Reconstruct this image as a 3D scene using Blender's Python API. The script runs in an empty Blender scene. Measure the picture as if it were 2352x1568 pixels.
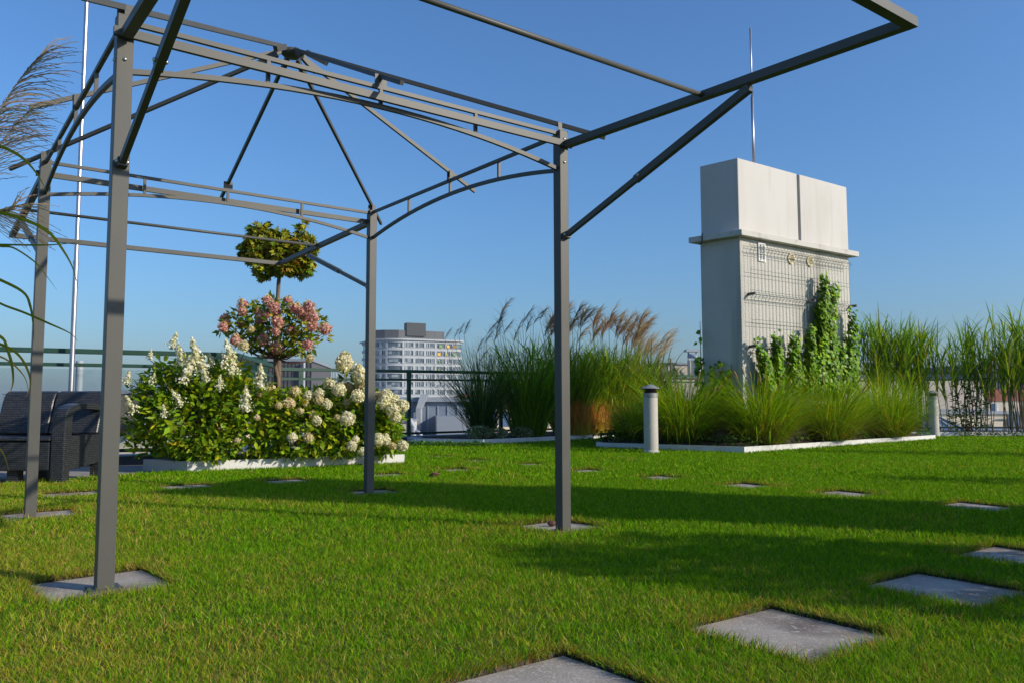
import bpy, math, random
import numpy as np
from mathutils import Vector, Matrix
random.seed(7)
RNG = np.random.default_rng(11)
S = bpy.context.scene
COL = S.collection
PI = math.pi

# ------------------------------------------------------------------ camera model (solved from the gazebo)
F, PITCH, ROLL, HC = 1845.2, 0.0785, 0.0021, 0.68      # focal length for a 2352 px wide picture, eye height in m

def ray(px, py):
    a, b = px - 1176.0, 784.0 - py
    cr, sr = math.cos(ROLL), math.sin(ROLL)
    x, u = (a * cr + b * sr) / F, (-a * sr + b * cr) / F
    c, s = math.cos(PITCH), math.sin(PITCH)
    return Vector((x, c - u * s, s + u * c))

def at(px, py, Y):
    r = ray(px, py)
    return Vector((0, 0, HC)) + r * (Y / r.y)

def ground(px, py, z=0.0):
    r = ray(px, py)
    return Vector((0, 0, HC)) + r * ((z - HC) / r.z)

# ------------------------------------------------------------------ objects
def org(p):
    v = Vector((0, 0, 0))
    while p is not None:
        v += p.location
        p = p.parent
    return v

def tag(o, label=None, cat=None, group=None, kind=None):
    if label: o['label'] = label
    if cat: o['category'] = cat
    if group: o['group'] = group
    if kind: o['kind'] = kind
    return o

def thing(name, label, cat, loc, group=None):
    o = bpy.data.objects.new(name, None)
    o.empty_display_size = 0.1
    COL.objects.link(o)
    o.location = loc
    return tag(o, label, cat, group)

def link_mesh(name, me, mat, parent=None):
    o = bpy.data.objects.new(name, me)
    COL.objects.link(o)
    if mat: me.materials.append(mat)
    if parent is not None: o.parent = parent
    return o

class MB:
    def __init__(s): s.v = []; s.f = []
    def add(s, vs, fs):
        k = len(s.v)
        s.v += [Vector(v) for v in vs]
        s.f += [tuple(i + k for i in f) for f in fs]
        return s
    def prism(s, poly, z0, z1):
        n = len(poly)
        vs = [(p[0], p[1], z0) for p in poly] + [(p[0], p[1], z1) for p in poly]
        a = sum(poly[i][0] * poly[(i + 1) % n][1] - poly[(i + 1) % n][0] * poly[i][1] for i in range(n))
        fs = [tuple(range(n - 1, -1, -1)), tuple(range(n, 2 * n))] + [(i, (i + 1) % n, n + (i + 1) % n, n + i) for i in range(n)]
        if a < 0: fs = [tuple(reversed(f)) for f in fs]
        return s.add(vs, fs)
    def frustum(s, pa, za, pb, zb):
        n = len(pa)
        vs = [(p[0], p[1], za) for p in pa] + [(p[0], p[1], zb) for p in pb]
        fs = [tuple(range(n - 1, -1, -1)), tuple(range(n, 2 * n))] + [(i, (i + 1) % n, n + (i + 1) % n, n + i) for i in range(n)]
        return s.add(vs, fs)
    def box(s, c, d, yaw=0.0):
        x, y = d[0] / 2, d[1] / 2
        cs, sn = math.cos(yaw), math.sin(yaw)
        poly = [(c[0] + a * cs - b * sn, c[1] + a * sn + b * cs) for a, b in ((-x, -y), (x, -y), (x, y), (-x, y))]
        return s.prism(poly, c[2] - d[2] / 2, c[2] + d[2] / 2)
    def beam(s, p0, p1, w, h, up=(0, 0, 1)):
        p0, p1 = Vector(p0), Vector(p1)
        d = (p1 - p0).normalized(); up = Vector(up)
        if abs(d.dot(up)) > 0.98: up = Vector((math.cos(YAW), math.sin(YAW), 0))
        sd = d.cross(up).normalized(); u = sd.cross(d)
        vs = []
        for p in (p0, p1):
            for a, b in ((-1, -1), (1, -1), (1, 1), (-1, 1)):
                vs.append(p + sd * (a * w / 2) + u * (b * h / 2))
        return s.add(vs, [(0, 1, 2, 3), (7, 6, 5, 4), (0, 4, 5, 1), (1, 5, 6, 2), (2, 6, 7, 3), (3, 7, 4, 0)])
    def bar(s, pts, w, h, up=(0, 0, 1)):                  # swept rectangular section along a polyline
        pts = [Vector(p) for p in pts]; n = len(pts); vs = []; fs = []
        for i, p in enumerate(pts):
            d = (pts[min(i + 1, n - 1)] - pts[max(i - 1, 0)]).normalized()
            sd = d.cross(Vector(up)).normalized(); u = sd.cross(d)
            for a, b in ((-1, -1), (1, -1), (1, 1), (-1, 1)): vs.append(p + sd * (a * w / 2) + u * (b * h / 2))
        for i in range(n - 1):
            for k in range(4):
                a, b = i * 4 + k, i * 4 + (k + 1) % 4
                fs.append((a, a + 4, b + 4, b))
        fs += [(0, 1, 2, 3), tuple(4 * n - 4 + k for k in (3, 2, 1, 0))]
        return s.add(vs, fs)
    def tube(s, pts, r, n=8):
        pts = [Vector(p) for p in pts]; m = len(pts)
        rs = r if isinstance(r, (list, tuple)) else [r] * m
        vs = []; fs = []; ref = Vector((0.31, 0.52, 0.79))
        for i, p in enumerate(pts):
            d = (pts[min(i + 1, m - 1)] - pts[max(i - 1, 0)]).normalized()
            a = d.cross(ref)
            if a.length < 0.1: a = d.cross(Vector((1, 0, 0)))
            a.normalize(); b = d.cross(a)
            for k in range(n):
                t = 2 * PI * k / n
                vs.append(p + (a * math.cos(t) + b * math.sin(t)) * rs[i])
        for i in range(m - 1):
            for k in range(n):
                a, b = i * n + k, i * n + (k + 1) % n
                fs.append((a, b, b + n, a + n))
        fs += [tuple(range(n - 1, -1, -1)), tuple(range((m - 1) * n, m * n))]
        return s.add(vs, fs)
    def lathe(s, c, prof, n=24):                          # prof: (radius, height)
        vs = []; fs = []
        for r, z in prof:
            for k in range(n):
                t = 2 * PI * k / n
                vs.append((c[0] + r * math.cos(t), c[1] + r * math.sin(t), c[2] + z))
        for i in range(len(prof) - 1):
            for k in range(n):
                a, b = i * n + k, i * n + (k + 1) % n
                fs.append((a, b, b + n, a + n))
        fs += [tuple(range(n - 1, -1, -1)), tuple(range((len(prof) - 1) * n, len(prof) * n))]
        return s.add(vs, fs)
    def ell(s, c, r, n=12, m=8):
        prof = [(max(1e-3, math.sin(PI * i / m)), -math.cos(PI * i / m)) for i in range(m + 1)]
        k = MB().lathe((0, 0, 0), prof, n)
        return s.add([(c[0] + v.x * r[0], c[1] + v.y * r[1], c[2] + v.z * r[2]) for v in k.v], k.f)
    def build(s, name, mat, parent=None, smooth=False, bevel=0.0, seg=2):
        o0 = org(parent)
        me = bpy.data.meshes.new(name)
        me.from_pydata([v - o0 for v in s.v], [], s.f)
        me.update()
        if smooth:
            me.polygons.foreach_set('use_smooth', [True] * len(me.polygons))
        o = link_mesh(name, me, mat, parent)
        if bevel:
            b = o.modifiers.new('bevel', 'BEVEL'); b.width = bevel; b.segments = seg; b.limit_method = 'ANGLE'
        return o

def solo(name, mb, mat, label, cat, base, group=None, **kw):   # a thing that is a single mesh, origin at its base
    o = mb.build(name, mat, None, **kw)
    b = Vector(base)
    o.data.transform(Matrix.Translation(-b)); o.location = b
    return tag(o, label, cat, group)

class NB:                                                   # numpy builder of quads with a colour per vertex
    def __init__(s): s.V = []; s.F = []; s.C = []; s.n = 0
    def add(s, V, Fq, C):
        s.V.append(V); s.F.append(Fq + s.n); s.C.append(C); s.n += len(V)
    def build(s, name, mat, parent=None, origin=None):
        V = np.concatenate(s.V).astype(np.float32); Fq = np.concatenate(s.F).astype(np.int32); C = np.concatenate(s.C).astype(np.float32)
        o0 = np.array(org(parent) if origin is None else origin, np.float32)
        V = V - o0
        me = bpy.data.meshes.new(name)
        me.vertices.add(len(V)); me.vertices.foreach_set('co', V.ravel())
        me.loops.add(Fq.size); me.loops.foreach_set('vertex_index', Fq.ravel())
        me.polygons.add(len(Fq)); me.polygons.foreach_set('loop_start', np.arange(0, Fq.size, 4, dtype=np.int32))
        me.update(calc_edges=True)
        at_ = me.attributes.new('Col', 'FLOAT_COLOR', 'POINT')
        c4 = np.ones((len(V), 4), np.float32); c4[:, :3] = C
        at_.data.foreach_set('color', c4.ravel())
        o = link_mesh(name, me, mat, parent)
        if origin is not None: o.location = origin
        return o

def A(x): return np.asarray(x, float)

def ribbons(nb, base, az, th0, th1, L, w, segs, c0, c1, p=1.4, twist=None, prof=None):
    """grass blades: base (n,3); heading az; lean angle from vertical goes th0 -> th1 along the blade"""
    n = len(base); t = np.linspace(0, 1, segs + 1)
    th = th0[:, None] + (th1 - th0)[:, None] * t[None] ** p
    tm = (th[:, 1:] + th[:, :-1]) / 2; ds = (L / segs)[:, None]
    hx = np.concatenate([np.zeros((n, 1)), np.cumsum(np.sin(tm) * ds, 1)], 1)
    hz = np.concatenate([np.zeros((n, 1)), np.cumsum(np.cos(tm) * ds, 1)], 1)
    P = np.stack([base[:, 0:1] + hx * np.cos(az)[:, None], base[:, 1:2] + hx * np.sin(az)[:, None], base[:, 2:3] + hz], 2)
    tw = RNG.uniform(-.8, .8, n) if twist is None else twist
    sa = az + PI / 2 + tw
    sd = np.stack([np.cos(sa), np.sin(sa), np.zeros(n)], 1)[:, None, :]
    if prof is None: prof = np.clip((1 - t) ** .8 * (0.75 + .9 * t), 0.03, 1)
    wd = (w[:, None] * prof[None] / 2)[:, :, None]
    V = np.stack([P - sd * wd, P + sd * wd], 2)                        # n, segs+1, 2, 3
    idx = np.arange(n * (segs + 1) * 2).reshape(n, segs + 1, 2)
    Fq = np.stack([idx[:, :-1, 0], idx[:, :-1, 1], idx[:, 1:, 1], idx[:, 1:, 0]], 2).reshape(-1, 4)
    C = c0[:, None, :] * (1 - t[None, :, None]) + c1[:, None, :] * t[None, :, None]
    C = np.repeat(C[:, :, None, :], 2, 2)
    nb.add(V.reshape(-1, 3), Fq, C.reshape(-1, 3))
    return P

def unit(v): return v / np.maximum(np.linalg.norm(v, axis=-1, keepdims=True), 1e-9)

def leaves(nb, pos, d, nrm, L, W, col, fold=.22, droop=.12):
    n = len(pos); d = unit(d); sd = unit(np.cross(d, nrm)); nn = np.cross(sd, d)
    L = L[:, None]; W = W[:, None]
    c = pos + d * L * .5 - nn * W * fold + nn * L * .04
    r = pos + d * L * .42 + sd * W / 2; l = pos + d * L * .42 - sd * W / 2
    tip = pos + d * L - nn * L * droop
    V = np.stack([pos, r, tip, l, c], 1)
    i = (np.arange(n) * 5)[:, None]
    Fq = np.concatenate([i + A([[0, 1, 2, 4]]).astype(int), i + A([[0, 4, 2, 3]]).astype(int)])
    nb.add(V.reshape(-1, 3), Fq, np.repeat(col[:, None, :], 5, 1).reshape(-1, 3))

def squares(nb, pos, nrm, size, col):
    n = len(pos); nrm = unit(nrm); a = unit(np.cross(nrm, RNG.normal(size=(n, 3)))); b = np.cross(nrm, a); s_ = size[:, None] / 2
    V = np.stack([pos - a * s_, pos - b * s_, pos + a * s_, pos + b * s_], 1)
    nb.add(V.reshape(-1, 3), (np.arange(n) * 4)[:, None] + np.arange(4)[None], np.repeat(col[:, None, :], 4, 1).reshape(-1, 3))

def pick(n, cols, wts, jit=.18):
    k = RNG.choice(len(cols), n, p=A(wts) / sum(wts))
    return np.clip(A(cols)[k] * (1 + RNG.normal(0, jit, (n, 1))) * (1 + RNG.normal(0, jit * .4, (n, 3))), .003, .95)

# ------------------------------------------------------------------ materials
def newmat(name):
    m = bpy.data.materials.new(name); m.use_nodes = True
    nt = m.node_tree
    return m, nt, nt.nodes['Principled BSDF']

def mat(name, col, rough=.6, metal=0.0, spots=None, bump=None, spec=.5, coord='Object'):
    """spots: list of (scale, other colour, low, high, (sx,sy,sz)) ; bump: (scale, strength, distance)"""
    m, nt, b = newmat(name)
    b.inputs['Roughness'].default_value = rough; b.inputs['Metallic'].default_value = metal
    b.inputs['Specular IOR Level'].default_value = spec
    b.inputs['Base Color'].default_value = (*col, 1)
    tc = nt.nodes.new('ShaderNodeTexCoord')
    cur = None
    for sp in (spots or []):
        sc, oc, lo, hi = sp[:4]; st = sp[4] if len(sp) > 4 else (1, 1, 1)
        mp = nt.nodes.new('ShaderNodeMapping'); mp.inputs['Scale'].default_value = st
        nt.links.new(tc.outputs[coord], mp.inputs[0])
        nz = nt.nodes.new('ShaderNodeTexNoise'); nz.inputs['Scale'].default_value = sc; nz.inputs['Detail'].default_value = 6
        nt.links.new(mp.outputs[0], nz.inputs['Vector'])
        mr = nt.nodes.new('ShaderNodeMapRange'); mr.inputs[1].default_value = lo; mr.inputs[2].default_value = hi
        nt.links.new(nz.outputs[0], mr.inputs[0])
        mx = nt.nodes.new('ShaderNodeMix'); mx.data_type = 'RGBA'
        if cur is None: mx.inputs[6].default_value = (*col, 1)
        else: nt.links.new(cur, mx.inputs[6])
        mx.inputs[7].default_value = (*oc, 1)
        nt.links.new(mr.outputs[0], mx.inputs[0]); cur = mx.outputs[2]
    if cur is not None: nt.links.new(cur, b.inputs['Base Color'])
    if bump:
        nz = nt.nodes.new('ShaderNodeTexNoise'); nz.inputs['Scale'].default_value = bump[0]; nz.inputs['Detail'].default_value = 4
        nt.links.new(tc.outputs[coord], nz.inputs['Vector'])
        bp = nt.nodes.new('ShaderNodeBump'); bp.inputs['Strength'].default_value = bump[1]; bp.inputs['Distance'].default_value = bump[2]
        nt.links.new(nz.outputs[0], bp.inputs['Height']); nt.links.new(bp.outputs[0], b.inputs['Normal'])
    return m

def colmat(name, rough=.5, transl=.3, spec=.35):
    m, nt, b = newmat(name)
    a = nt.nodes.new('ShaderNodeAttribute'); a.attribute_name = 'Col'
    nt.links.new(a.outputs['Color'], b.inputs['Base Color'])
    b.inputs['Roughness'].default_value = rough; b.inputs['Specular IOR Level'].default_value = spec
    if transl:
        t = nt.nodes.new('ShaderNodeBsdfTranslucent'); mx = nt.nodes.new('ShaderNodeMixShader'); mx.inputs[0].default_value = transl
        g = nt.nodes.new('ShaderNodeMix'); g.data_type = 'RGBA'; g.blend_type = 'MULTIPLY'; g.inputs[0].default_value = 1
        g.inputs[7].default_value = (1.5, 1.35, .5, 1)
        nt.links.new(a.outputs['Color'], g.inputs[6]); nt.links.new(g.outputs[2], t.inputs[0])
        nt.links.new(b.outputs[0], mx.inputs[1]); nt.links.new(t.outputs[0], mx.inputs[2])
        nt.links.new(mx.outputs[0], nt.nodes['Material Output'].inputs[0])
    return m

def glassmat(name, tint, refl=.12):
    m, nt, b = newmat(name)
    tr = nt.nodes.new('ShaderNodeBsdfTransparent'); tr.inputs[0].default_value = (*tint, 1)
    gl = nt.nodes.new('ShaderNodeBsdfGlossy'); gl.inputs['Roughness'].default_value = .02
    fr = nt.nodes.new('ShaderNodeFresnel'); fr.inputs[0].default_value = 1.5
    mx = nt.nodes.new('ShaderNodeMixShader')
    nt.links.new(fr.outputs[0], mx.inputs[0]); nt.links.new(tr.outputs[0], mx.inputs[1]); nt.links.new(gl.outputs[0], mx.inputs[2])
    nt.links.new(mx.outputs[0], nt.nodes['Material Output'].inputs[0])
    return m

M = {}
M['steel'] = mat('grey_powder_coat', (.070, .068, .060), .5, .0, [(3, (.058, .057, .052), .45, .7), (260, (.115, .112, .10), .66, .75)], (320, .12, .002), .35)
M['bolt'] = mat('zinc_bolt', (.5, .5, .48), .35, .9)
M['rail'] = mat('dark_green_paint', (.016, .050, .036), .5, 0, [(4, (.022, .06, .044), .5, .7)], None, .25)
M['white'] = mat('white_painted_timber', (.58, .57, .545), .6, 0, [(6, (.50, .48, .45), .52, .72), (2.2, (.42, .38, .33), .66, .74, (1, 1, 5))], (30, .25, .004))
M['slab'] = mat('concrete_slab', (.335, .29, .24), .85, 0, [(5, (.24, .205, .165), .42, .66), (3.1, (.13, .10, .08), .50, .68), (70, (.42, .38, .33), .55, .68), (130, (.2, .17, .14), .6, .72)], (120, .5, .004))
M['terrace'] = mat('terrace_paving', (.30, .27, .24), .85, 0, [(3, (.22, .2, .18), .45, .7)], (70, .3, .004))
M['soil'] = mat('dark_soil', (.045, .032, .022), .95, 0, [(20, (.09, .06, .04), .5, .7)], (40, .8, .03))
M['lawn'] = mat('lawn_base', (.09, .15, .006), .95, 0, [(14, (.12, .10, .03), .5, .7), (1.2, (.08, .14, .008), .45, .65)], (60, .8, .02))
M['wall_low'] = mat('roughcast_wall', (.47, .445, .40), .9, 0, [(.9, (.38, .36, .325), .48, .72, (1, 1, .35)), (70, (.38, .37, .335), .55, .68), (2.6, (.30, .285, .25), .57, .72, (1, 1, .07)), (.55, (.27, .27, .25), .60, .74)], (55, .7, .02))
M['wall_top'] = mat('smooth_white_render', (.475, .452, .42), .75, 0, [(3.2, (.40, .37, .33), .56, .74, (1, 1, .08)), (1.3, (.41, .385, .355), .45, .8, (1, 1, .5)), (4, (.39, .36, .33), .6, .8, (2, 2, .25))], (25, .1, .004))
M['cornice'] = mat('cornice_concrete', (.46, .44, .40), .85, 0, [(6, (.30, .29, .26), .5, .75)], (50, .4, .006))
M['steel_pole'] = mat('brushed_aluminium', (.50, .49, .52), .42, 1.0, [(40, (.40, .39, .42), .4, .6, (1, 1, .1))])
M['lamp_body'] = mat('bollard_stone', (.42, .39, .35), .7, 0, [(5, (.36, .335, .30), .45, .7, (1, 1, .5))], (150, .15, .002))
M['lamp_cap'] = mat('bollard_cap_metal', (.27, .265, .26), .5, .3)
M['lamp_dark'] = mat('bollard_louvre', (.06, .05, .045), .5, .2)
M['mesh'] = mat('green_wire', (.10, .14, .12), .5, .2)
M['vent'] = mat('vent_white', (.72, .72, .70), .5)
M['vent_cream'] = mat('vent_cream', (.62, .52, .30), .5)
M['dark'] = mat('dark_recess', (.02, .02, .02), .8)
M['bark'] = mat('bark', (.13, .085, .055), .9, 0, [(14, (.20, .15, .10), .5, .7, (1, 1, .3))], (60, .8, .01))
M['twig'] = mat('red_twig', (.12, .055, .035), .8)
M['leaf'] = colmat('leaf', .45, .34, .2)
M['blade'] = colmat('grass_blade', .5, .38, .15)
M['lawnblade'] = colmat('lawn_blade', .6, .33, .06)
M['petal'] = colmat('petal', .7, .25, .2)
M['plume'] = colmat('plume', .8, .35, .15)
M['glass'] = glassmat('balustrade_glass', (.86, .91, .93))
M['metal_cap'] = mat('parapet_flashing', (.20, .22, .24), .45, .5)
M['asphalt'] = mat('city_streets', (.16, .16, .16), .95, 0, [(.02, (.22, .21, .19), .45, .6)])
M['membrane'] = mat('roof_membrane', (.10, .10, .105), .9)
M['gravel'] = mat('roof_gravel', (.33, .32, .30), .95, 0, [(60, (.2, .19, .18), .45, .6)], (70, .9, .03))

def weave():
    m, nt, b = newmat('charcoal_rattan')
    tc = nt.nodes.new('ShaderNodeTexCoord'); mp = nt.nodes.new('ShaderNodeMapping')
    # box-like projection: use x+y along, z up, so both front and side show the weave
    sep = nt.nodes.new('ShaderNodeSeparateXYZ'); nt.links.new(tc.outputs['Object'], sep.inputs[0])
    ad = nt.nodes.new('ShaderNodeMath'); ad.operation = 'ADD'; nt.links.new(sep.outputs[0], ad.inputs[0]); nt.links.new(sep.outputs[1], ad.inputs[1])
    cb = nt.nodes.new('ShaderNodeCombineXYZ'); nt.links.new(ad.outputs[0], cb.inputs[0]); nt.links.new(sep.outputs[2], cb.inputs[1])
    br = nt.nodes.new('ShaderNodeTexBrick'); br.inputs['Scale'].default_value = 15; br.inputs['Mortar Size'].default_value = .05
    br.inputs['Color1'].default_value = (.048, .050, .056, 1); br.inputs['Color2'].default_value = (.028, .029, .033, 1); br.inputs['Mortar'].default_value = (.007, .007, .008, 1)
    br.inputs['Mortar Smooth'].default_value = .6
    nt.links.new(cb.outputs[0], br.inputs['Vector'])
    nt.links.new(br.outputs[0], b.inputs['Base Color']); b.inputs['Roughness'].default_value = .38
    bp = nt.nodes.new('ShaderNodeBump'); bp.inputs['Strength'].default_value = .9; bp.inputs['Distance'].default_value = .006; bp.invert = True
    nt.links.new(br.outputs[1], bp.inputs['Height']); nt.links.new(bp.outputs[0], b.inputs['Normal'])
    return m
M['rattan'] = weave()

# ------------------------------------------------------------------ light, sky, camera
AZ = Vector((0.9317, -0.3633)); EL = math.radians(24)
sun_dir = Vector((AZ.x * math.cos(EL), AZ.y * math.cos(EL), math.sin(EL)))
w = bpy.data.worlds.new('World'); S.world = w; w.use_nodes = True
nt = w.node_tree; sky = nt.nodes.new('ShaderNodeTexSky'); sky.sky_type = 'NISHITA'; sky.sun_disc = False
sky.sun_elevation = EL; sky.sun_rotation = math.atan2(AZ.x, AZ.y)
sky.altitude = 0; sky.air_density = 1.3; sky.dust_density = 1.7; sky.ozone_density = 10
nt.links.new(sky.outputs[0], nt.nodes['Background'].inputs[0]); nt.nodes['Background'].inputs[1].default_value = 0.132
sl = bpy.data.lights.new('sun', 'SUN'); sl.energy = 3.95; sl.angle = math.radians(.5); sl.color = (1, .90, .74)
so = bpy.data.objects.new('sun', sl); COL.objects.link(so); so.rotation_euler = sun_dir.to_track_quat('Z', 'Y').to_euler()
cd = bpy.data.cameras.new('camera'); cam = bpy.data.objects.new('camera', cd); COL.objects.link(cam)
cd.sensor_width = 36; cd.lens = F / 2352 * 36; cd.clip_start = .05; cd.clip_end = 12000
cam.matrix_world = Matrix.Translation((0, 0, HC)) @ Matrix.Rotation(PI / 2 + PITCH, 4, 'X') @ Matrix.Rotation(-ROLL, 4, 'Z')
S.camera = cam
S.view_settings.view_transform = 'Standard'; S.view_settings.look = 'None'; S.view_settings.exposure = 0.4; S.view_settings.gamma = 1.0
S.cycles.max_bounces = 8; S.cycles.transparent_max_bounces = 12

# ------------------------------------------------------------------ gazebo
YAW = .6425
GC = Vector((-1.2996, 4.6016, 0)); GA, GB, GH, GP = 1.111, 1.138, 2.188, 2.78
def G(x, y, z):
    c, s = math.cos(YAW), math.sin(YAW)
    return Vector((GC.x + x * c - y * s, GC.y + x * s + y * c, z))
def build_gazebo():
    g = thing('gazebo', 'grey metal gazebo frame without its canopy, four posts standing on the lawn', 'gazebo', GC)
    st = M['steel']; T = .03
    for sx in (-1, 1):
        for sy in (-1, 1):
            c = G(sx * GA, sy * GB, 0)
            p = MB().box((c.x, c.y, GH / 2 + .004), (.06, .06, GH - .008), YAW).build('post', st, g, bevel=.003)
            MB().box((c.x, c.y, .010), (.11, .11, .008), YAW).build('base_plate', st, p)
            for (ax, ay) in ((-sx, 0), (0, -sy)):
                for z in (GH - .05, GH - .18):
                    out = G(sx * GA + (0 if ax else sx * .031), sy * GB + (0 if ay else sy * .031), z)
                    MB().ell(out, (.008, .008, .008), 8, 5).build('bolt', M['bolt'], p, smooth=True)
    # a truss on each side: straight top rail, arched bottom rail, three uprights
    sides = [((-GA, -GB), (GA, -GB)), ((GA, -GB), (GA, GB)), ((GA, GB), (-GA, GB)), ((-GA, GB), (-GA, -GB))]
    for (a, b) in sides:
        a, b = Vector(a), Vector(b); d = (b - a).normalized(); i0, i1 = a + d * .03, b - d * .03
        tr = MB().beam(G(i0.x, i0.y, GH - .018), G(i1.x, i1.y, GH - .014), .018, .019).build('truss', st, g)
        pts = []
        f = lambda t: GH - .108 - .105 * (2 * t - 1) ** 2
        for k in range(21):
            t = k / 20; q = i0.lerp(i1, t); pts.append(G(q.x, q.y, f(t)))
        MB().bar(pts, .018, .021).build('arched_rail', st, tr)
        for t in (.25, .5, .75):
            q = i0.lerp(i1, t)
            MB().beam(G(q.x, q.y, f(t) + .012), G(q.x, q.y, GH - .024), .016, .016).build('upright', st, tr)
    # roof: hub and eight rafters running past the eaves
    top = G(0, 0, GP)
    MB().lathe((top.x, top.y, GP - .03), [(.01, -.028), (.04, -.024), (.062, -.005), (.062, .010), (.045, .022), (.01, .027)], 16).build('roof_hub', st, g, smooth=True)
    dirs = [((sx * GA, sy * GB), 1.155, GH + .035) for sx in (-1, 1) for sy in (-1, 1)] + [((0, -GB), 1.18, GH + .035), ((0, GB), 1.18, GH + .035), ((-GA, 0), 1.18, GH + .035), ((GA, 0), 1.18, GH + .035)]
    for (x, y), ext, ze in dirs:
        pa = G(x * .055, y * .055, GP - .03 - .0 * ze)
        zz = GP - .03 + (ze - (GP - .03)) * ext
        r = MB().beam(pa, G(x * ext, y * ext, zz), .018, .022).build('rafter', st, g)
        k = .14; z1 = GP - .03 + (ze - GP + .03) * k
        MB().beam(G(x * .06, y * .06, GP - .032), G(x * k, y * k, z1), .024, .030).build('sleeve', st, r)
        br = MB()
        n2 = Vector((-y, x)).normalized() * .016
        for sgn in (-1, 1):
            q0 = G(x + n2.x * sgn, y + n2.y * sgn, ze + .012); q1 = G(x + n2.x * sgn, y + n2.y * sgn, GH - .02)
            br.beam(q0, q1, .004, .03, (math.cos(YAW), math.sin(YAW), .01))
        br.build('bracket', st, r)
    # awning frames, front and back
    E_, HW, HA = 1.945, 2.056, 2.108
    for sy in (-1, 1):
        y0 = sy * (GB + .042)
        aw = MB().beam(G(-GA - .045, y0, HA), G(GA + .045, y0, HA), .02, .034).build('awning_frame', st, g)
        arm_z = lambda r: HA + (HW - HA) * r - .006
        for sx in (-1, 1):
            MB().beam(G(sx * GA, sy * (GB + .055), arm_z(0.0)), G(sx * GA, sy * (GB + E_ - .021), arm_z(1)), .04, .036).build('arm', st, aw)
            ps = G(sx * GA, sy * (GB + .05), 1.60); pe = G(sx * GA, sy * (GB + E_ * .645), arm_z(.645) - .036)
            mid = ps.lerp(pe, .46)
            s1 = MB().beam(ps, mid, .022, .028).build('strut', st, g)
            MB().beam(mid.lerp(ps, .06), pe, .028, .036).build('strut_sleeve', st, s1)
            b1 = MB().beam(G(sx * GA, sy * (GB + .03), 1.595), G(sx * GA, sy * (GB + .062), 1.60), .034, .034)
            b1.build('hinge_bracket', st, s1)
            for q in (ps, mid):
                n = G(1, 0, 0) - G(0, 0, 0)
                for sg in (-1, 1): MB().ell(q + n * .018 * sg, (.008,) * 3, 8, 5).build('bolt', M['bolt'], s1, smooth=True)
        MB().beam(G(-GA - .021, sy * (GB + E_), HW - .006), G(GA + .021, sy * (GB + E_), HW - .006), .04, .036).build('end_bar', st, aw)
        r = .518
        MB().tube([G(-GA + .02, sy * (GB + E_ * r), arm_z(r)), G(GA - .02, sy * (GB + E_ * r), arm_z(r))], .0115, 12).build('round_bar', st, aw, smooth=True)
    return g
build_gazebo()

# ------------------------------------------------------------------ roof deck, lawn, terrace
A0, A1, B0, B1, C0, C1 = (-9.5, 6.85), (-3.42, 9.95), (-3.85, 13.1), (5.2, 21.2), (7.1, 18.25), (14.5, 17.2)
deck = [A0, A1, B0, B1, C0, C1, (14.5, -6), (-9.5, -6)]
MB().prism(deck, -.9, -.02).build('roof_deck', M['membrane'])['kind'] = 'structure'
host = MB().prism([(p[0], p[1]) for p in deck], -22, -.905)
solo('host_building', host, M['cornice'], 'building whose flat roof carries the lawn and the gazebo', 'building', (0, 5, -22))
lawn_poly = [(-9.4, -5.9), (14.4, -5.9), (14.4, 16.9), (7.2, 17.6), (4.9, 18.4), (0.2, 15.0), (-1.55, 13.9), (-2.15, 13.6), (-3.3, 12.7), (-3.2, 9.6), (-3.25, 8.6), (-3.85, 7.62), (-4.37, 6.86), (-9.4, 5.4)]
LZ = .014                                                  # the turf stands a little above the slabs set in it
def lawn_ground():
    from mathutils.geometry import delaunay_2d_cdt
    vs = [Vector(p) for p in lawn_poly]; n = len(vs); ed = [(i, (i + 1) % n) for i in range(n)]; h = SL / 2 + .004
    for (x, y, a) in SLABS:
        k = len(vs); c, s_ = math.cos(a), math.sin(a)
        vs += [Vector((x + u * c - v * s_, y + u * s_ + v * c)) for u, v in ((-h, -h), (h, -h), (h, h), (-h, h))]
        ed += [(k, k + 1), (k + 1, k + 2), (k + 2, k + 3), (k + 3, k)]
    V, E_, Fc = delaunay_2d_cdt(vs, ed, [], 1, 1e-5)[:3]
    keep = []
    for f in Fc:
        c = sum((V[i] for i in f), Vector((0, 0))) / len(f)
        hole = any(max(abs((c.x - x) * math.cos(a) + (c.y - y) * math.sin(a)), abs(-(c.x - x) * math.sin(a) + (c.y - y) * math.cos(a))) < h for x, y, a in SLABS)
        if not hole and inpoly(A([c.x]), A([c.y]), lawn_poly)[0]: keep.append(tuple(f))
    V = [(v.x, v.y, LZ) for v in V]
    for (x, y, a) in SLABS:                                    # earth sides of each recess
        c, s_ = math.cos(a), math.sin(a); q = [(x + u * c - v * s_, y + u * s_ + v * c) for u, v in ((-h, -h), (h, -h), (h, h), (-h, h))]
        k = len(V); V += [(*p, LZ) for p in q] + [(*p, -.02) for p in q]
        keep += [(k + i, k + (i + 1) % 4, k + 4 + (i + 1) % 4, k + 4 + i) for i in range(4)] + [(k + 4, k + 5, k + 6, k + 7)]
    me = bpy.data.meshes.new('lawn_ground'); me.from_pydata(V, [], keep); me.update()
    link_mesh('lawn_ground', me, M['lawn'])['kind'] = 'structure'
    me.materials.append(M['soil'])
    for f in me.polygons: f.material_index = 1 if f.index >= len(keep) - 5 * len(SLABS) else 0
terr = [(-9.4, 5.4), (-4.37, 6.86), (-3.85, 7.62), (-3.25, 8.6), (-3.3, 9.75), (-9.4, 6.75)]
MB().prism(terr, -.02, .004).build('terrace_path', M['terrace'])['kind'] = 'structure'
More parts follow.
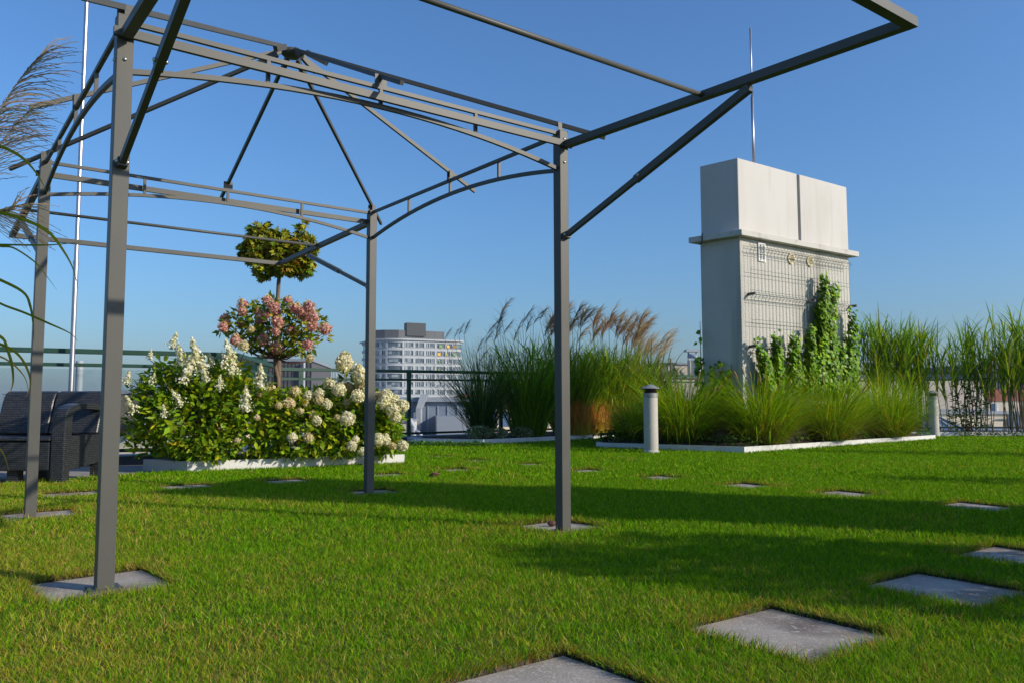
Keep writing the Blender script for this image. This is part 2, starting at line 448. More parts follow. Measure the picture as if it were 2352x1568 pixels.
gp = [(-3.2, 9.7), (-3.25, 12.7), (-2.1, 13.62), (-1.5, 14.0), (-2.2, 14.05), (-3.75, 13.05), (-3.4, 9.95)]
MB().prism(gp, -.02, .003).build('gravel_path', M['gravel'])['kind'] = 'structure'
gx = 2600
me = bpy.data.meshes.new('city_ground'); me.from_pydata([(-gx, -gx, -22), (gx, -gx, -22), (gx, gx, -22), (-gx, gx, -22)], [], [(0, 1, 2, 3)]); me.update()
link_mesh('city_ground', me, M['asphalt'])['kind'] = 'structure'

# ------------------------------------------------------------------ railings on a low parapet
def railing(label, kerb, p, q, h0, h1, posts, glass, glass_label=None):
    p, q = Vector((*p, 0)), Vector((*q, 0)); d = (q - p).normalized()
    r = thing('railing', label, 'railing', (p + q) / 2, 'green railings round the roof')
    ht = lambda t: h0 + (h1 - h0) * t
    P = lambda t, z: Vector((p.x + (q.x - p.x) * t, p.y + (q.y - p.y) * t, z))
    MB().beam(P(0, h0), P(1, h1), .075, .055).build('handrail', M['rail'], r, bevel=.004)
    MB().beam(P(0, h0 - .155), P(1, h1 - .155), .045, .04).build('mid_rail', M['rail'], r)
    MB().beam(P(0, .165), P(1, .165), .045, .04).build('bottom_rail', M['rail'], r)
    for t in posts:
        po = MB().beam(P(t, .11), P(t, ht(t) - .06), .06, .06).build('post', M['rail'], r)
        MB().beam(P(t, ht(t) - .12), P(t, ht(t) - .028), .07, .07).build('post_cap', M['rail'], po)
    if glass:
        ts = [0] + list(posts) + [1]
        for a, b in zip(ts[:-1], ts[1:]):
            if b - a < .02: continue
            MB().beam(P(a + .012, .65), P(b - .012, .65), .008, ht(.5) - .185 - .02 - .2).build('glass_panel', M['glass'], r)
    k = solo('parapet', MB().beam(P(0, .05), P(1, .05), .28, .10), M['membrane'], kerb, 'parapet', P(.5, 0), 'kerbs under the railings')
    MB().beam(P(0, .108), P(1, .108), .33, .016).build('flashing', M['metal_cap'], k)
    return r
railing('green railing with glass panels behind the rattan sofa, on the far left', 'dark metal-capped roof kerb behind the rattan sofa', A0, A1, 1.30, 1.30, (.05, .30, .55, .80, .985), True)
railing('short return of green railing hidden behind the hydrangeas', 'dark metal-capped roof kerb hidden behind the hydrangeas', A1, B0, 1.30, 1.30, (.5,), False)
railing('green railing in front of the white office tower', 'dark metal-capped roof kerb below the white office tower', B0, B1, 1.27, 1.42, (.035, .215, .40, .58, .80, .99), False)
railing('green railing directly behind the concrete tower', 'dark roof kerb directly behind the concrete tower', B1, C0, 1.34, 1.34, (.5,), False)
railing('dark railing behind the reeds on the right', 'dark roof kerb behind the reeds on the right', C0, C1, 1.36, 1.40, (.03, .27, .52, .77, .98), False)

# ------------------------------------------------------------------ concrete slabs
SL = 0.437
SLABS = []
slab_me = []
for k in range(3):
    mb = MB(); h = SL / 2
    mb.box((0, 0, -.018), (SL, SL, .05))
    o = mb.build('stepping_slab', M['slab'], None, bevel=.006); slab_me.append(o)
def slab(px, py, label, yaw=.62, n=[0]):
    g0 = ground(px, py)
    src = slab_me[n[0] % 3]
    o = src if n[0] < 3 else src.copy()
    if n[0] >= 3: COL.objects.link(o)
    o.location = (g0.x, g0.y, -.002); o.rotation_euler = (random.uniform(-.006, .006), random.uniform(-.006, .006), yaw + (PI / 2) * random.choice((0, 1, 2, 3)))
    tag(o, label, 'paving slab', 'concrete slabs set in the lawn')
    SLABS.append((g0.x, g0.y, yaw)); n[0] += 1
for a in [(228, 1349, 'concrete slab under the nearest gazebo post, left foreground', .72),
          (88, 1187, 'concrete slab under the gazebo post beside the sofa', .66),
          (855, 1134, 'shaded concrete slab under the gazebo post beside the white hydrangeas', .64),
          (1286, 1215, 'concrete slab with a brown stone on it, under the right gazebo post', .75),
          (1275, 1600, 'concrete slab cut off by the bottom edge of the photo', .66),
          (1812, 1460, 'large stained concrete slab in the right foreground', .64),
          (2172, 1359, 'shaded concrete slab behind and right of the large stained one', .62),
          (2352, 1285, 'concrete slab cut by the right edge, third of the foreground row', .62),
          (2245, 1168, 'concrete slab at the right edge, nearest of the receding row', .6),
          (1945, 1138, 'concrete slab on the edge of the broad shadow, second of the receding row', .6),
          (1717, 1119, 'concrete slab in sun just beyond the broad shadow, third of the receding row', .6),
          (1515, 1100, 'half grown-over concrete slab in line below the near bollard', .6),
          (1350, 1084, 'concrete slab just right of the right gazebo post, far lawn', .6),
          (1219, 1069, 'concrete slab just left of the right gazebo post, far lawn', .6),
          (1098, 1060, 'sunken concrete slab farthest back on the lawn but one', .6),
          (1014, 1050, 'nearly hidden concrete slab farthest back on the lawn', .6),
          (166, 1138, 'concrete slab in front of the sofa leg, seen between the two left posts', .64),
          (428, 1121, 'concrete slab right of the nearest post, below the planter corner', .64),
          (657, 1108, 'concrete slab below the middle of the white planter wall', .64),
          (891, 1094, 'concrete slab right of the middle gazebo post', .64),
          (1046, 1082, 'small looking concrete slab right of the planter end', .64)]:
    slab(*a)
q = ground(1268, 1210)
q2_ = ground(997, 1103)
solo('dry_leaf', MB().add([(q2_.x - .05, q2_.y, .05), (q2_.x, q2_.y - .03, .075), (q2_.x + .06, q2_.y, .055), (q2_.x + .01, q2_.y + .03, .085), (q2_.x - .02, q2_.y - .01, .03)], [(0, 1, 3), (1, 2, 3), (0, 4, 1), (4, 2, 1)]), mat('dry_leaf_brown', (.12, .06, .03), .8), 'curled brown dry leaf lying on the lawn between the middle and right gazebo posts', 'leaf', (q2_.x, q2_.y, .03))
solo('stone', MB().ell((q.x, q.y, .022), (.028, .018, .016), 9, 6), mat('brown_stone', (.10, .04, .03), .8), 'small brown stone lying on the slab by the right gazebo post', 'stone', (q.x, q.y, .006))

# ------------------------------------------------------------------ planters
def offs(poly, d):
    n = len(poly); c = Vector((sum(p[0] for p in poly) / n, sum(p[1] for p in poly) / n)); out = []
    ar = sum(poly[i][0] * poly[(i + 1) % n][1] - poly[(i + 1) % n][0] * poly[i][1] for i in range(n))
    sg = 1 if ar > 0 else -1
    for i in range(n):
        p0, p1, p2 = Vector(poly[i - 1]), Vector(poly[i]), Vector(poly[(i + 1) % n])
        e0, e1 = (p1 - p0).normalized(), (p2 - p1).normalized()
        n0, n1 = Vector((e0.y, -e0.x)) * sg, Vector((e1.y, -e1.x)) * sg
        b = (n0 + n1); b = b / max(.2, b.dot(n0))
        out.append(tuple(p1 + b * d))
    return out
def planter(label, poly, h=.11, t=.045, mound=.05):
    c = Vector((sum(p[0] for p in poly) / len(poly), sum(p[1] for p in poly) / len(poly), 0))
    r = thing('planter', label, 'planter', c, 'white edged planting beds')
    n = len(poly); inn = offs(poly, -t)
    for i in range(n):
        j = (i + 1) % n
        MB().prism([poly[i], poly[j], inn[j], inn[i]], -.01, h + random.uniform(-.004, .004)).build('edging_board', M['white'], r)
    i2 = offs(poly, -t - .002); i3 = offs(poly, -t - .22)
    MB().frustum(i2 if n else i2, -.01, i3, h - .02 + mound).build('soil', M['soil'], r)
    return r
def g2(px, py): q = ground(px, py); return (q.x, q.y)
PL1 = [g2(430, 1087), g2(929, 1067), (-1.86, 9.62), (-3.88, 8.52)]
planter('white planter full of hydrangeas, front left of the lawn', PL1, .118)
PL2 = [g2(1110, 1023), g2(1392, 1009), (1.2, 17.0), (-2.0, 14.9), g2(968, 1020)]
PL2[1] = (3.0, 17.05); PL2[2] = (1.7, 17.7); PL2[3] = (-1.9, 14.6)
planter('white planter of plumed miscanthus grass in front of the office tower', PL2, .105)
PL3 = [g2(1710, 1042.5), g2(2149, 1010.5), (6.3, 17.3), (2.0, 14.6), g2(1369, 1030)]
PL3[2] = (6.6, 17.2); PL3[3] = (2.2, 14.9)
planter('white planter of fountain grass round the concrete tower', PL3, .105)
PL4 = [(7.25, 16.55), (14.2, 16.1), (14.2, 16.9), (7.2, 17.6)]
planter('white planter of tall reeds on the right', PL4, .115, mound=.02)

# ------------------------------------------------------------------ lawn blades
def vnoise(x, y, s, seed):
    r = np.random.default_rng(seed); g = r.random((64, 64)); u, v = x * s + 100, y * s + 100
    i, j = np.floor(u).astype(int), np.floor(v).astype(int); fu, fv = u - i, v - j
    fu, fv = fu * fu * (3 - 2 * fu), fv * fv * (3 - 2 * fv)
    q = lambda a, b: g[a % 64, b % 64]
    return (q(i, j) * (1 - fu) + q(i + 1, j) * fu) * (1 - fv) + (q(i, j + 1) * (1 - fu) + q(i + 1, j + 1) * fu) * fv
def inpoly(x, y, poly):
    r = np.zeros(len(x), bool); n = len(poly)
    for i in range(n):
        x0, y0 = poly[i]; x1, y1 = poly[(i + 1) % n]
        if y0 == y1: continue
        c = ((y0 > y) != (y1 > y)) & (x < (x1 - x0) * (y - y0) / (y1 - y0) + x0); r ^= c
    return r
def build_grass():
    nb = NB()
    for (z0, z1, dens, hh, ww) in ((.8, 2.2, 46000, .026, .0018), (2.2, 4, 25000, .030, .0025), (4, 7, 11500, .035, .0041), (7, 11, 4600, .042, .0075), (11, 17.6, 1900, .048, .012)):
        W1 = z1 * .66 + 2.6; n = int(dens * 2 * W1 * (z1 - z0))
        x = RNG.uniform(-W1, W1, n); y = RNG.uniform(z0, z1, n)
        out = np.abs(x) > .66 * y + .45; k = (np.abs(x) < .66 * y + 2.6) & (~out | (RNG.random(n) < .33)) & inpoly(x, y, lawn_poly)
        for P in (PL1, PL2, PL3, PL4): k &= ~inpoly(x, y, P)
        x, y, out = x[k], y[k], out[k]; n = len(x)
        edge = np.full(n, 9.0); drop = np.zeros(n, bool); ex = np.zeros(n); ey = np.zeros(n)
        for (sx, sy, a) in SLABS:
            dx, dy = x - sx, y - sy; u = dx * math.cos(a) + dy * math.sin(a); v = -dx * math.sin(a) + dy * math.cos(a)
            m = np.maximum(np.abs(u), np.abs(v)) - (SL / 2 - (.004 if z1 < 4.5 else .02) + .03 * (vnoise(x, y, 9, 5) - .5))
            drop |= m < 0; c = (m < edge); edge = np.where(c, m, edge)
            ex = np.where(c, -dx, ex); ey = np.where(c, -dy, ey)
        k = ~drop; x, y, edge, ex, ey, out = x[k], y[k], edge[k], ex[k], ey[k], out[k]; n = len(x)
        big = vnoise(x, y, .9, 1) * .6 + vnoise(x, y, 2.3, 2) * .4; fine = vnoise(x, y, 7, 3)
        dry = np.clip(.40 - .22 * (y - 1.4) / 2 - .17 * x, .0, .56) + (big - .5) * .7 + (fine - .5) * .35
        dry = np.clip(dry, .03, .9) + np.where(edge < .035, .5, 0)
        rnd = RNG.random(n)
        green = pick(n, [(.105, .255, .003), (.155, .325, .004), (.215, .37, .005), (.055, .165, .003)], [3, 4, 2, 2], .2)
        straw = pick(n, [(.40, .33, .05), (.33, .34, .02), (.50, .38, .13), (.28, .16, .05)], [4, 4, 2, 1.2], .2)
        isdry = rnd < dry * .95
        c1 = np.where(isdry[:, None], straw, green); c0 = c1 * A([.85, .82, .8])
        L = hh * RNG.uniform(.7, 1.2, n) * (.8 + .5 * big) * np.where(isdry, .85, 1.0)
        tall = RNG.random(n) < .02; L = np.where(tall, L * 1.6, L)
        near = np.where(edge < .05)[0]
        az = RNG.uniform(0, 2 * PI, n)
        az[near] = np.where(RNG.random(len(near)) < .65, np.arctan2(ey[near], ex[near]) + RNG.normal(0, .6, len(near)), az[near])
        th0 = RNG.uniform(.05, .9, n); th1 = th0 + RNG.uniform(.2, 1.2, n)
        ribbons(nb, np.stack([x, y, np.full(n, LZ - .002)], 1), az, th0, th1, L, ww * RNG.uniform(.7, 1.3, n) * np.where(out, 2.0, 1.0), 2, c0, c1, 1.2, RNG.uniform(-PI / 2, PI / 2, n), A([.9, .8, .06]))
    for (sx, sy, a) in SLABS:                                  # fringe of longer dry blades leaning in over each slab
        n = 1500 if sy < 4.5 else (700 if sy < 9 else 300); wq = .0024 if sy < 4.5 else (.0045 if sy < 9 else .008)
        t = RNG.uniform(-1, 1, n) * (SL / 2 + .02); o_ = SL / 2 + RNG.uniform(-.006, .03, n); k = RNG.integers(0, 4, n)
        u = np.choose(k, [t, o_, t, -o_]); v = np.choose(k, [-o_, t, o_, t])
        x = sx + u * math.cos(a) - v * math.sin(a); y = sy + u * math.sin(a) + v * math.cos(a)
        inw = np.arctan2(sy - y, sx - x); az = np.where(RNG.random(n) < .6, inw + RNG.normal(0, .7, n), RNG.uniform(0, 2 * PI, n))
        th0 = RNG.uniform(.0, .7, n); c = np.where((RNG.random(n) < .4)[:, None], pick(n, [(.34, .25, .06), (.22, .13, .04), (.40, .31, .10)], [3, 2, 2], .2), pick(n, [(.105, .255, .003), (.155, .325, .004), (.055, .165, .003)], [3, 3, 2], .2))
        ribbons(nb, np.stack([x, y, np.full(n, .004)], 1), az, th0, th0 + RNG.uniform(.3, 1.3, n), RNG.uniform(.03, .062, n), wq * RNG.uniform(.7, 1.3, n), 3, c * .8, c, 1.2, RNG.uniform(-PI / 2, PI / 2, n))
    o = nb.build('lawn_grass', M['lawnblade'], None, (0, 0, 0))
    tag(o, 'short mown lawn grass with yellowing patches in the foreground', 'grass', None, 'stuff')
lawn_ground(); build_grass()

# ------------------------------------------------------------------ concrete tower
Zc = 12.0
Pc, Pr, Pl = (3.448, 12.0), (5.804, 13.692), (2.958, 12.462)
Pb = (Pl[0] + Pr[0] - Pc[0], Pl[1] + Pr[1] - Pc[1])
TQ = [Pc, Pr, Pb, Pl]
ztop = at(1686, 362, Zc).z; zc1 = at(1692, 531, Zc).z; zc0 = at(1692, 545, Zc).z
def build_tower():
    t = thing('ventilation_tower', 'tall concrete ventilation tower with a white upper block, right of centre', 'tower', ((Pc[0] + Pb[0]) / 2, (Pc[1] + Pb[1]) / 2, 0))
    MB().prism(TQ, 0, zc0 + .002).build('shaft', M['wall_low'], t, bevel=.01)
    MB().prism(offs(TQ, .115), zc0 + .004, zc1).build('cornice', M['cornice'], t, bevel=.008)
    U = offs(TQ, -.012); L_ = lambda a, b, k: (a[0] + (b[0] - a[0]) * k, a[1] + (b[1] - a[1]) * k)
    k0, k1 = .520, .535
    MB().prism([L_(U[0], U[1], 0), L_(U[0], U[1], k0), L_(U[3], U[2], k0), U[3]], zc1 + .001, ztop).build('upper_block', M['wall_top'], t, bevel=.012)
    V = offs(TQ, .004)
    MB().prism([L_(V[0], V[1], k1), V[1], V[2], L_(V[3], V[2], k1)], zc1 + .001, ztop - .004).build('upper_block', M['wall_top'], t, bevel=.012)
    MB().prism([L_(offs(TQ, -.06)[0], offs(TQ, -.06)[1], k0 - .02), L_(offs(TQ, -.06)[0], offs(TQ, -.06)[1], k1 + .02), L_(offs(TQ, -.06)[3], offs(TQ, -.06)[2], k1 + .02), L_(offs(TQ, -.06)[3], offs(TQ, -.06)[2], k0 - .02)], zc1, ztop - .03).build('joint', M['cornice'], t)
    e = (Vector(Pr) - Vector(Pc)); Ln = e.length; e.normalize(); nr = Vector((e.y, -e.x))
    W = lambda s, o, z: Vector((Pc[0] + e.x * s + nr.x * o, Pc[1] + e.y * s + nr.y * o, z))
    ang = math.atan2(e.y, e.x)
    # rectangular louvre
    def hit(px, py):
        r = ray(px, py); d = Vector((r.x, r.y)); den = d.dot(nr); k = Vector(Pc).dot(nr) / den
        p = Vector((0, 0, HC)) + r * k
        return (Vector((p.x, p.y)) - Vector(Pc)).dot(e), p.z
    s0, z0 = hit(1748, 580); hw, hh = .085, .145
    fr = MB()
    for (a, b, c_, d_) in ((-hw, -hw + .02, -hh, hh), (hw - .02, hw, -hh, hh), (-hw + .02, hw - .02, -hh, -hh + .02), (-hw + .02, hw - .02, hh - .02, hh)):
        fr.add([W(s0 + x, o, z0 + z) for o in (.002, .022) for x, z in ((a, c_), (b, c_), (b, d_), (a, d_))], [(0, 1, 2, 3), (7, 6, 5, 4), (0, 4, 5, 1), (1, 5, 6, 2), (2, 6, 7, 3), (3, 7, 4, 0)])
    fr.beam(W(s0, .014, z0 - hh + .02), W(s0, .014, z0 + hh - .02), .014, .014)
    for i in range(9):
        z = z0 - hh + .035 + i * (2 * hh - .07) / 8
        fr.beam(W(s0 - hw + .02, .012, z), W(s0 + hw - .02, .012, z), .014, .010)
    lv = fr.build('louvre', M['vent'], t)
    MB().beam(W(s0 - hw + .01, .004, z0), W(s0 + hw - .01, .004, z0), .006, 2 * hh - .02).build('louvre_backing', M['dark'], lv)
    for px, py in ((1816, 595), (1859, 601)):
        s1, z1 = hit(px, py); ring = MB(); n = 20
        for k in range(n):
            a0, a1 = 2 * PI * k / n, 2 * PI * (k + 1) / n
            ring.add([W(s1 + r * math.cos(a), o, z1 + r * math.sin(a)) for o in (.002, .024) for r, a in ((.062, a0), (.088, a0), (.088, a1), (.062, a1))], [(0, 1, 2, 3), (7, 6, 5, 4), (0, 4, 5, 1), (1, 5, 6, 2), (2, 6, 7, 3), (3, 7, 4, 0)])
        for k in range(6):
            x = -.05 + .02 * k; hz = math.sqrt(.064 ** 2 - x * x)
            ring.beam(W(s1 - hz, .014, z1 + x), W(s1 + hz, .014, z1 + x), .012, .009)
        v = ring.build('round_vent', M['vent_cream'], t)
        MB().add([W(s1 + .064 * math.cos(2 * PI * k / 16), .005, z1 + .064 * math.sin(2 * PI * k / 16)) for k in range(16)], [tuple(range(16))]).build('vent_backing', M['dark'], v)
    # loop of cable round the left end of the cornice
    ce = Vector((Pl[0] - Pc[0], Pl[1] - Pc[1])).normalized()
    cb = [Vector((Pl[0] + q * ce.x - .125 * .73, Pl[1] + q * ce.y - .125 * .68, z)) for q, z in ((-.12, zc1 + .03), (-.115, zc1 - .02), (-.115, zc0 - .01), (-.10, zc0 - .04), (-.06, zc0 - .03))]
    MB().tube(cb, .011, 8).build('cable', M['lamp_dark'], t, smooth=True)
    rodb = Vector((*Pc, 0)).lerp(Vector((*Pr, 0)), .24) + Vector((-.12, .25, 0))
    ld = at(1725, 65, rodb.y)
    rd = solo('lightning_rod', MB().tube([(rodb.x, rodb.y, ztop - .02), (rodb.x, rodb.y, ztop + 1.2)], .022, 10).tube([(rodb.x, rodb.y, ztop + 1.2), (rodb.x, rodb.y, ld.z)], .014, 10), M['steel_pole'], 'thin silver lightning rod on top of the concrete tower', 'lightning rod', (rodb.x, rodb.y, ztop), smooth=True)
    # wire trellis with folded ribs
    tr = thing('wire_trellis', 'green wire mesh trellis fixed to the sunlit face of the concrete tower', 'trellis', W(Ln / 2, .07, 0))
    folds = [3.04, 2.32, 1.53, .74]; o0 = .075
    def off(z):
        m = min(abs(z - f) for f in folds)
        return o0 + max(0, .045 - m) * 1.0
    mb = MB(); zz = sorted(set([.2, 3.11] + [f + d for f in folds for d in (-.045, 0, .045) if .2 < f + d < 3.11]))
    n = 31
    for i in range(n + 1):
        s = .14 + (Ln - .26) * i / n
        pts = [W(s, off(z), z) for z in zz]
        mb.tube(pts, .0032, 4)
    mb.build('vertical_wires', M['mesh'], tr)
    mb = MB()
    for f in folds:
        for d in (-.075, -.04, .04, .075): mb.tube([W(.12, o0 + .004, f + d), W(Ln - .11, o0 + .004, f + d)], .0032, 4)
        mb.tube([W(.12, o0 + .05, f), W(Ln - .11, o0 + .05, f)], .004, 4)
    for f in (2.68, 1.92, 1.13):
        for d in (-.03, .03): mb.tube([W(.12, o0 + .004, f + d), W(Ln - .11, o0 + .004, f + d)], .0032, 4)
    mb.build('horizontal_wires', M['mesh'], tr)
    for f in folds[1:3]:
        for s in (.17, Ln * .58, Ln - .03):
            MB().tube([W(s, .001, f + .02), W(s, o0 + .06, f + .02)], .022, 10).build('wall_bracket', M['lamp_dark'], tr)
    return W, Ln, hit
TW, TLn, THIT = build_tower()

# ------------------------------------------------------------------ leaves helpers
HYD = [(.11, .215, .006), (.18, .285, .008), (.25, .335, .010), (.42, .38, .015), (.065, .135, .008)]
def blob_points(n, blobs, shell=.55):
    """points in ellipsoids (c, r), more of them near the surface; returns positions and outward directions"""
    vol = A([b[1][0] * b[1][1] * b[1][2] for b in blobs]) ** .75
    k = RNG.choice(len(blobs), n, p=vol / vol.sum())
    c = A([tuple(b[0]) for b in blobs])[k]; r = A([b[1] for b in blobs])[k]
    d = unit(RNG.normal(size=(n, 3))); rad = RNG.random(n) ** (1 / 3)
    rad = shell + (1 - shell) * rad if shell else rad
    rad = np.where(RNG.random(n) < .25, RNG.random(n) ** .5, rad)
    return c + d * r * rad[:, None], unit(d / r)

def foliage(parent, blobs, n, L, W, cols, wts, name='foliage', up=.5, zmin=.12, star=False):
    nb = NB(); p, o = blob_points(n, blobs)
    k = p[:, 2] > zmin; p, o = p[k], o[k]; n = len(p)
    d = unit(o * A([1, 1, .5]) + RNG.normal(0, .55, (n, 3)) + A([0, 0, -.05]))
    nrm = unit(o * .6 + A([.15, -.1, up]) + RNG.normal(0, .45, (n, 3)))
    Ls = L * RNG.uniform(.6, 1.25, n); col = pick(n, cols, wts, .17)
    if star:
        sd = unit(np.cross(d, nrm))
        for a, k in ((-1.05, .75), (-.5, .95), (0, 1.1), (.5, .95), (1.05, .75)):
            dd = d * math.cos(a) + sd * math.sin(a)
            leaves(nb, p, dd, nrm, Ls * k, W * Ls / L * .8, col, .1, .18)
    else:
        leaves(nb, p, d, nrm, Ls, W * Ls / L, col)
    return nb.build(name, M['leaf'], parent)

def stems(parent, base, ends, r0=.008, r1=.004, mat_='twig', name='branches', bow=.15):
    mb = MB(); base = Vector(base)
    for e in ends:
        e = Vector(e); b = base + Vector((random.uniform(-.12, .12), random.uniform(-.08, .08), 0))
        m = b.lerp(e, .5); m.z += (e.z - b.z) * bow; m.x = b.x + (e.x - b.x) * .38; m.y = b.y + (e.y - b.y) * .38
        mb.tube([b, b.lerp(m, .5) + Vector((0, 0, .02)), m, m.lerp(e, .5) + Vector((0, 0, .015)), e], [r0, r0 * .9, r0 * .75, r1 * 1.3, r1], 5)
    return mb.build(name, M[mat_], parent, smooth=True)

# flower head meshes (unit size: about 1 tall), shared by copies
def head_mesh(kind, seed):
    global RNG
    keep = RNG; RNG = np.random.default_rng(seed)
    nb = NB()
    if kind in ('round', 'faded', 'pink', 'tall'):
        n = {'round': 330, 'faded': 260, 'pink': 240, 'tall': 520}[kind]
        d = unit(RNG.normal(size=(n, 3))); z = d[:, 2]
        rr = .5 * (1 + RNG.normal(0, .06 if kind != 'pink' else .13, n))
        shape = np.where(z > 0, 1 - .38 * z, 1.0)                    # tapers to the top
        hgt = {'round': .95, 'faded': .9, 'pink': 1.0, 'tall': 1.15}[kind]
        p = np.stack([d[:, 0] * rr * shape, d[:, 1] * rr * shape, z * rr * hgt], 1)
        nrm = unit(p + RNG.normal(0, .28, (n, 3)))
        size = RNG.uniform(.12, .2, n)
        if kind == 'round': col = pick(n, [(.68, .65, .48), (.62, .59, .34), (.72, .69, .56), (.55, .54, .26)], [4, 2, 3, 1.2], .08)
        elif kind == 'tall': col = pick(n, [(.70, .66, .46), (.60, .56, .22), (.73, .70, .57)], [5, 1.8, 3], .08)
        elif kind == 'faded': col = pick(n, [(.60, .51, .29), (.64, .58, .36), (.50, .46, .16), (.60, .44, .30)], [4, 4, 2, 2], .1)
        else:
            col = pick(n, [(.56, .22, .21), (.64, .34, .30), (.48, .15, .16), (.66, .46, .36)], [3, 3, 1.5, 2], .16)
            tip = z > RNG.uniform(.15, .8, n)
            col = np.where(tip[:, None], pick(n, [(.50, .40, .16), (.62, .45, .28)], [1, 1], .12), col)
        squares(nb, p, nrm, size, col)
        core = MB().ell((0, 0, 0), (.40, .40, .40 * hgt), 10, 7)
        cv = A([tuple(v) for v in core.v]); cf = A([f for f in core.f if len(f) == 4]).astype(int)
        cv[:, :2] *= np.where(cv[:, 2:3] > 0, 1 - .7 * cv[:, 2:3], 1)
        nb.add(cv, cf, np.repeat(A([col.mean(0) * .8]), len(cv), 0))
    else:                                                              # 'lace': airy cone
        n = 190; t = RNG.random(n) ** .9; a = RNG.uniform(0, 2 * PI, n); r = (1 - t ** 1.4) * .36 * RNG.uniform(.3, 1.15, n) * (1 + .35 * np.sin(3 * a + 9 * t)) + .03
        p = np.stack([np.cos(a) * r, np.sin(a) * r, t * 1.15 - .5], 1)
        nrm = unit(np.stack([np.cos(a), np.sin(a), np.full(n, .35)], 1) + RNG.normal(0, .4, (n, 3)))
        k = MB().lathe((0, 0, 0), [(.10, -.5), (.13, -.2), (.07, .3), (.02, .62)], 6); kf = A([f for f in k.f if len(f) == 4]).astype(int); nb.add(A([tuple(v) for v in k.v]), kf, np.full((len(k.v), 3), .45) * A([1, .95, .6]))
        squares(nb, p, nrm, RNG.uniform(.07, .16, n), pick(n, [(.70, .68, .58), (.62, .60, .36), (.45, .50, .18)], [5, 2.4, 1.6], .08))
    o = nb.build('flower_head', M['petal'], None, (0, 0, 0))
    me = o.data; bpy.data.objects.remove(o)
    RNG = keep
    return me
HM = {k: [head_mesh(k, 100 + 10 * i + j) for j in range(3)] for i, k in enumerate(('round', 'faded', 'pink', 'tall', 'lace'))}
def add_head(parent, kind, p, size, tilt=.25):
    o = bpy.data.objects.new('flower_head', random.choice(HM[kind])); COL.objects.link(o); o.parent = parent
    o.location = Vector(p) - org(parent); o.scale = (size, size, size * random.uniform(.92, 1.1))
    o.rotation_euler = (random.uniform(-tilt, tilt), random.uniform(-tilt, tilt), random.uniform(0, 6.28))
    return o

def px_size(px, Y): return px * Y / F

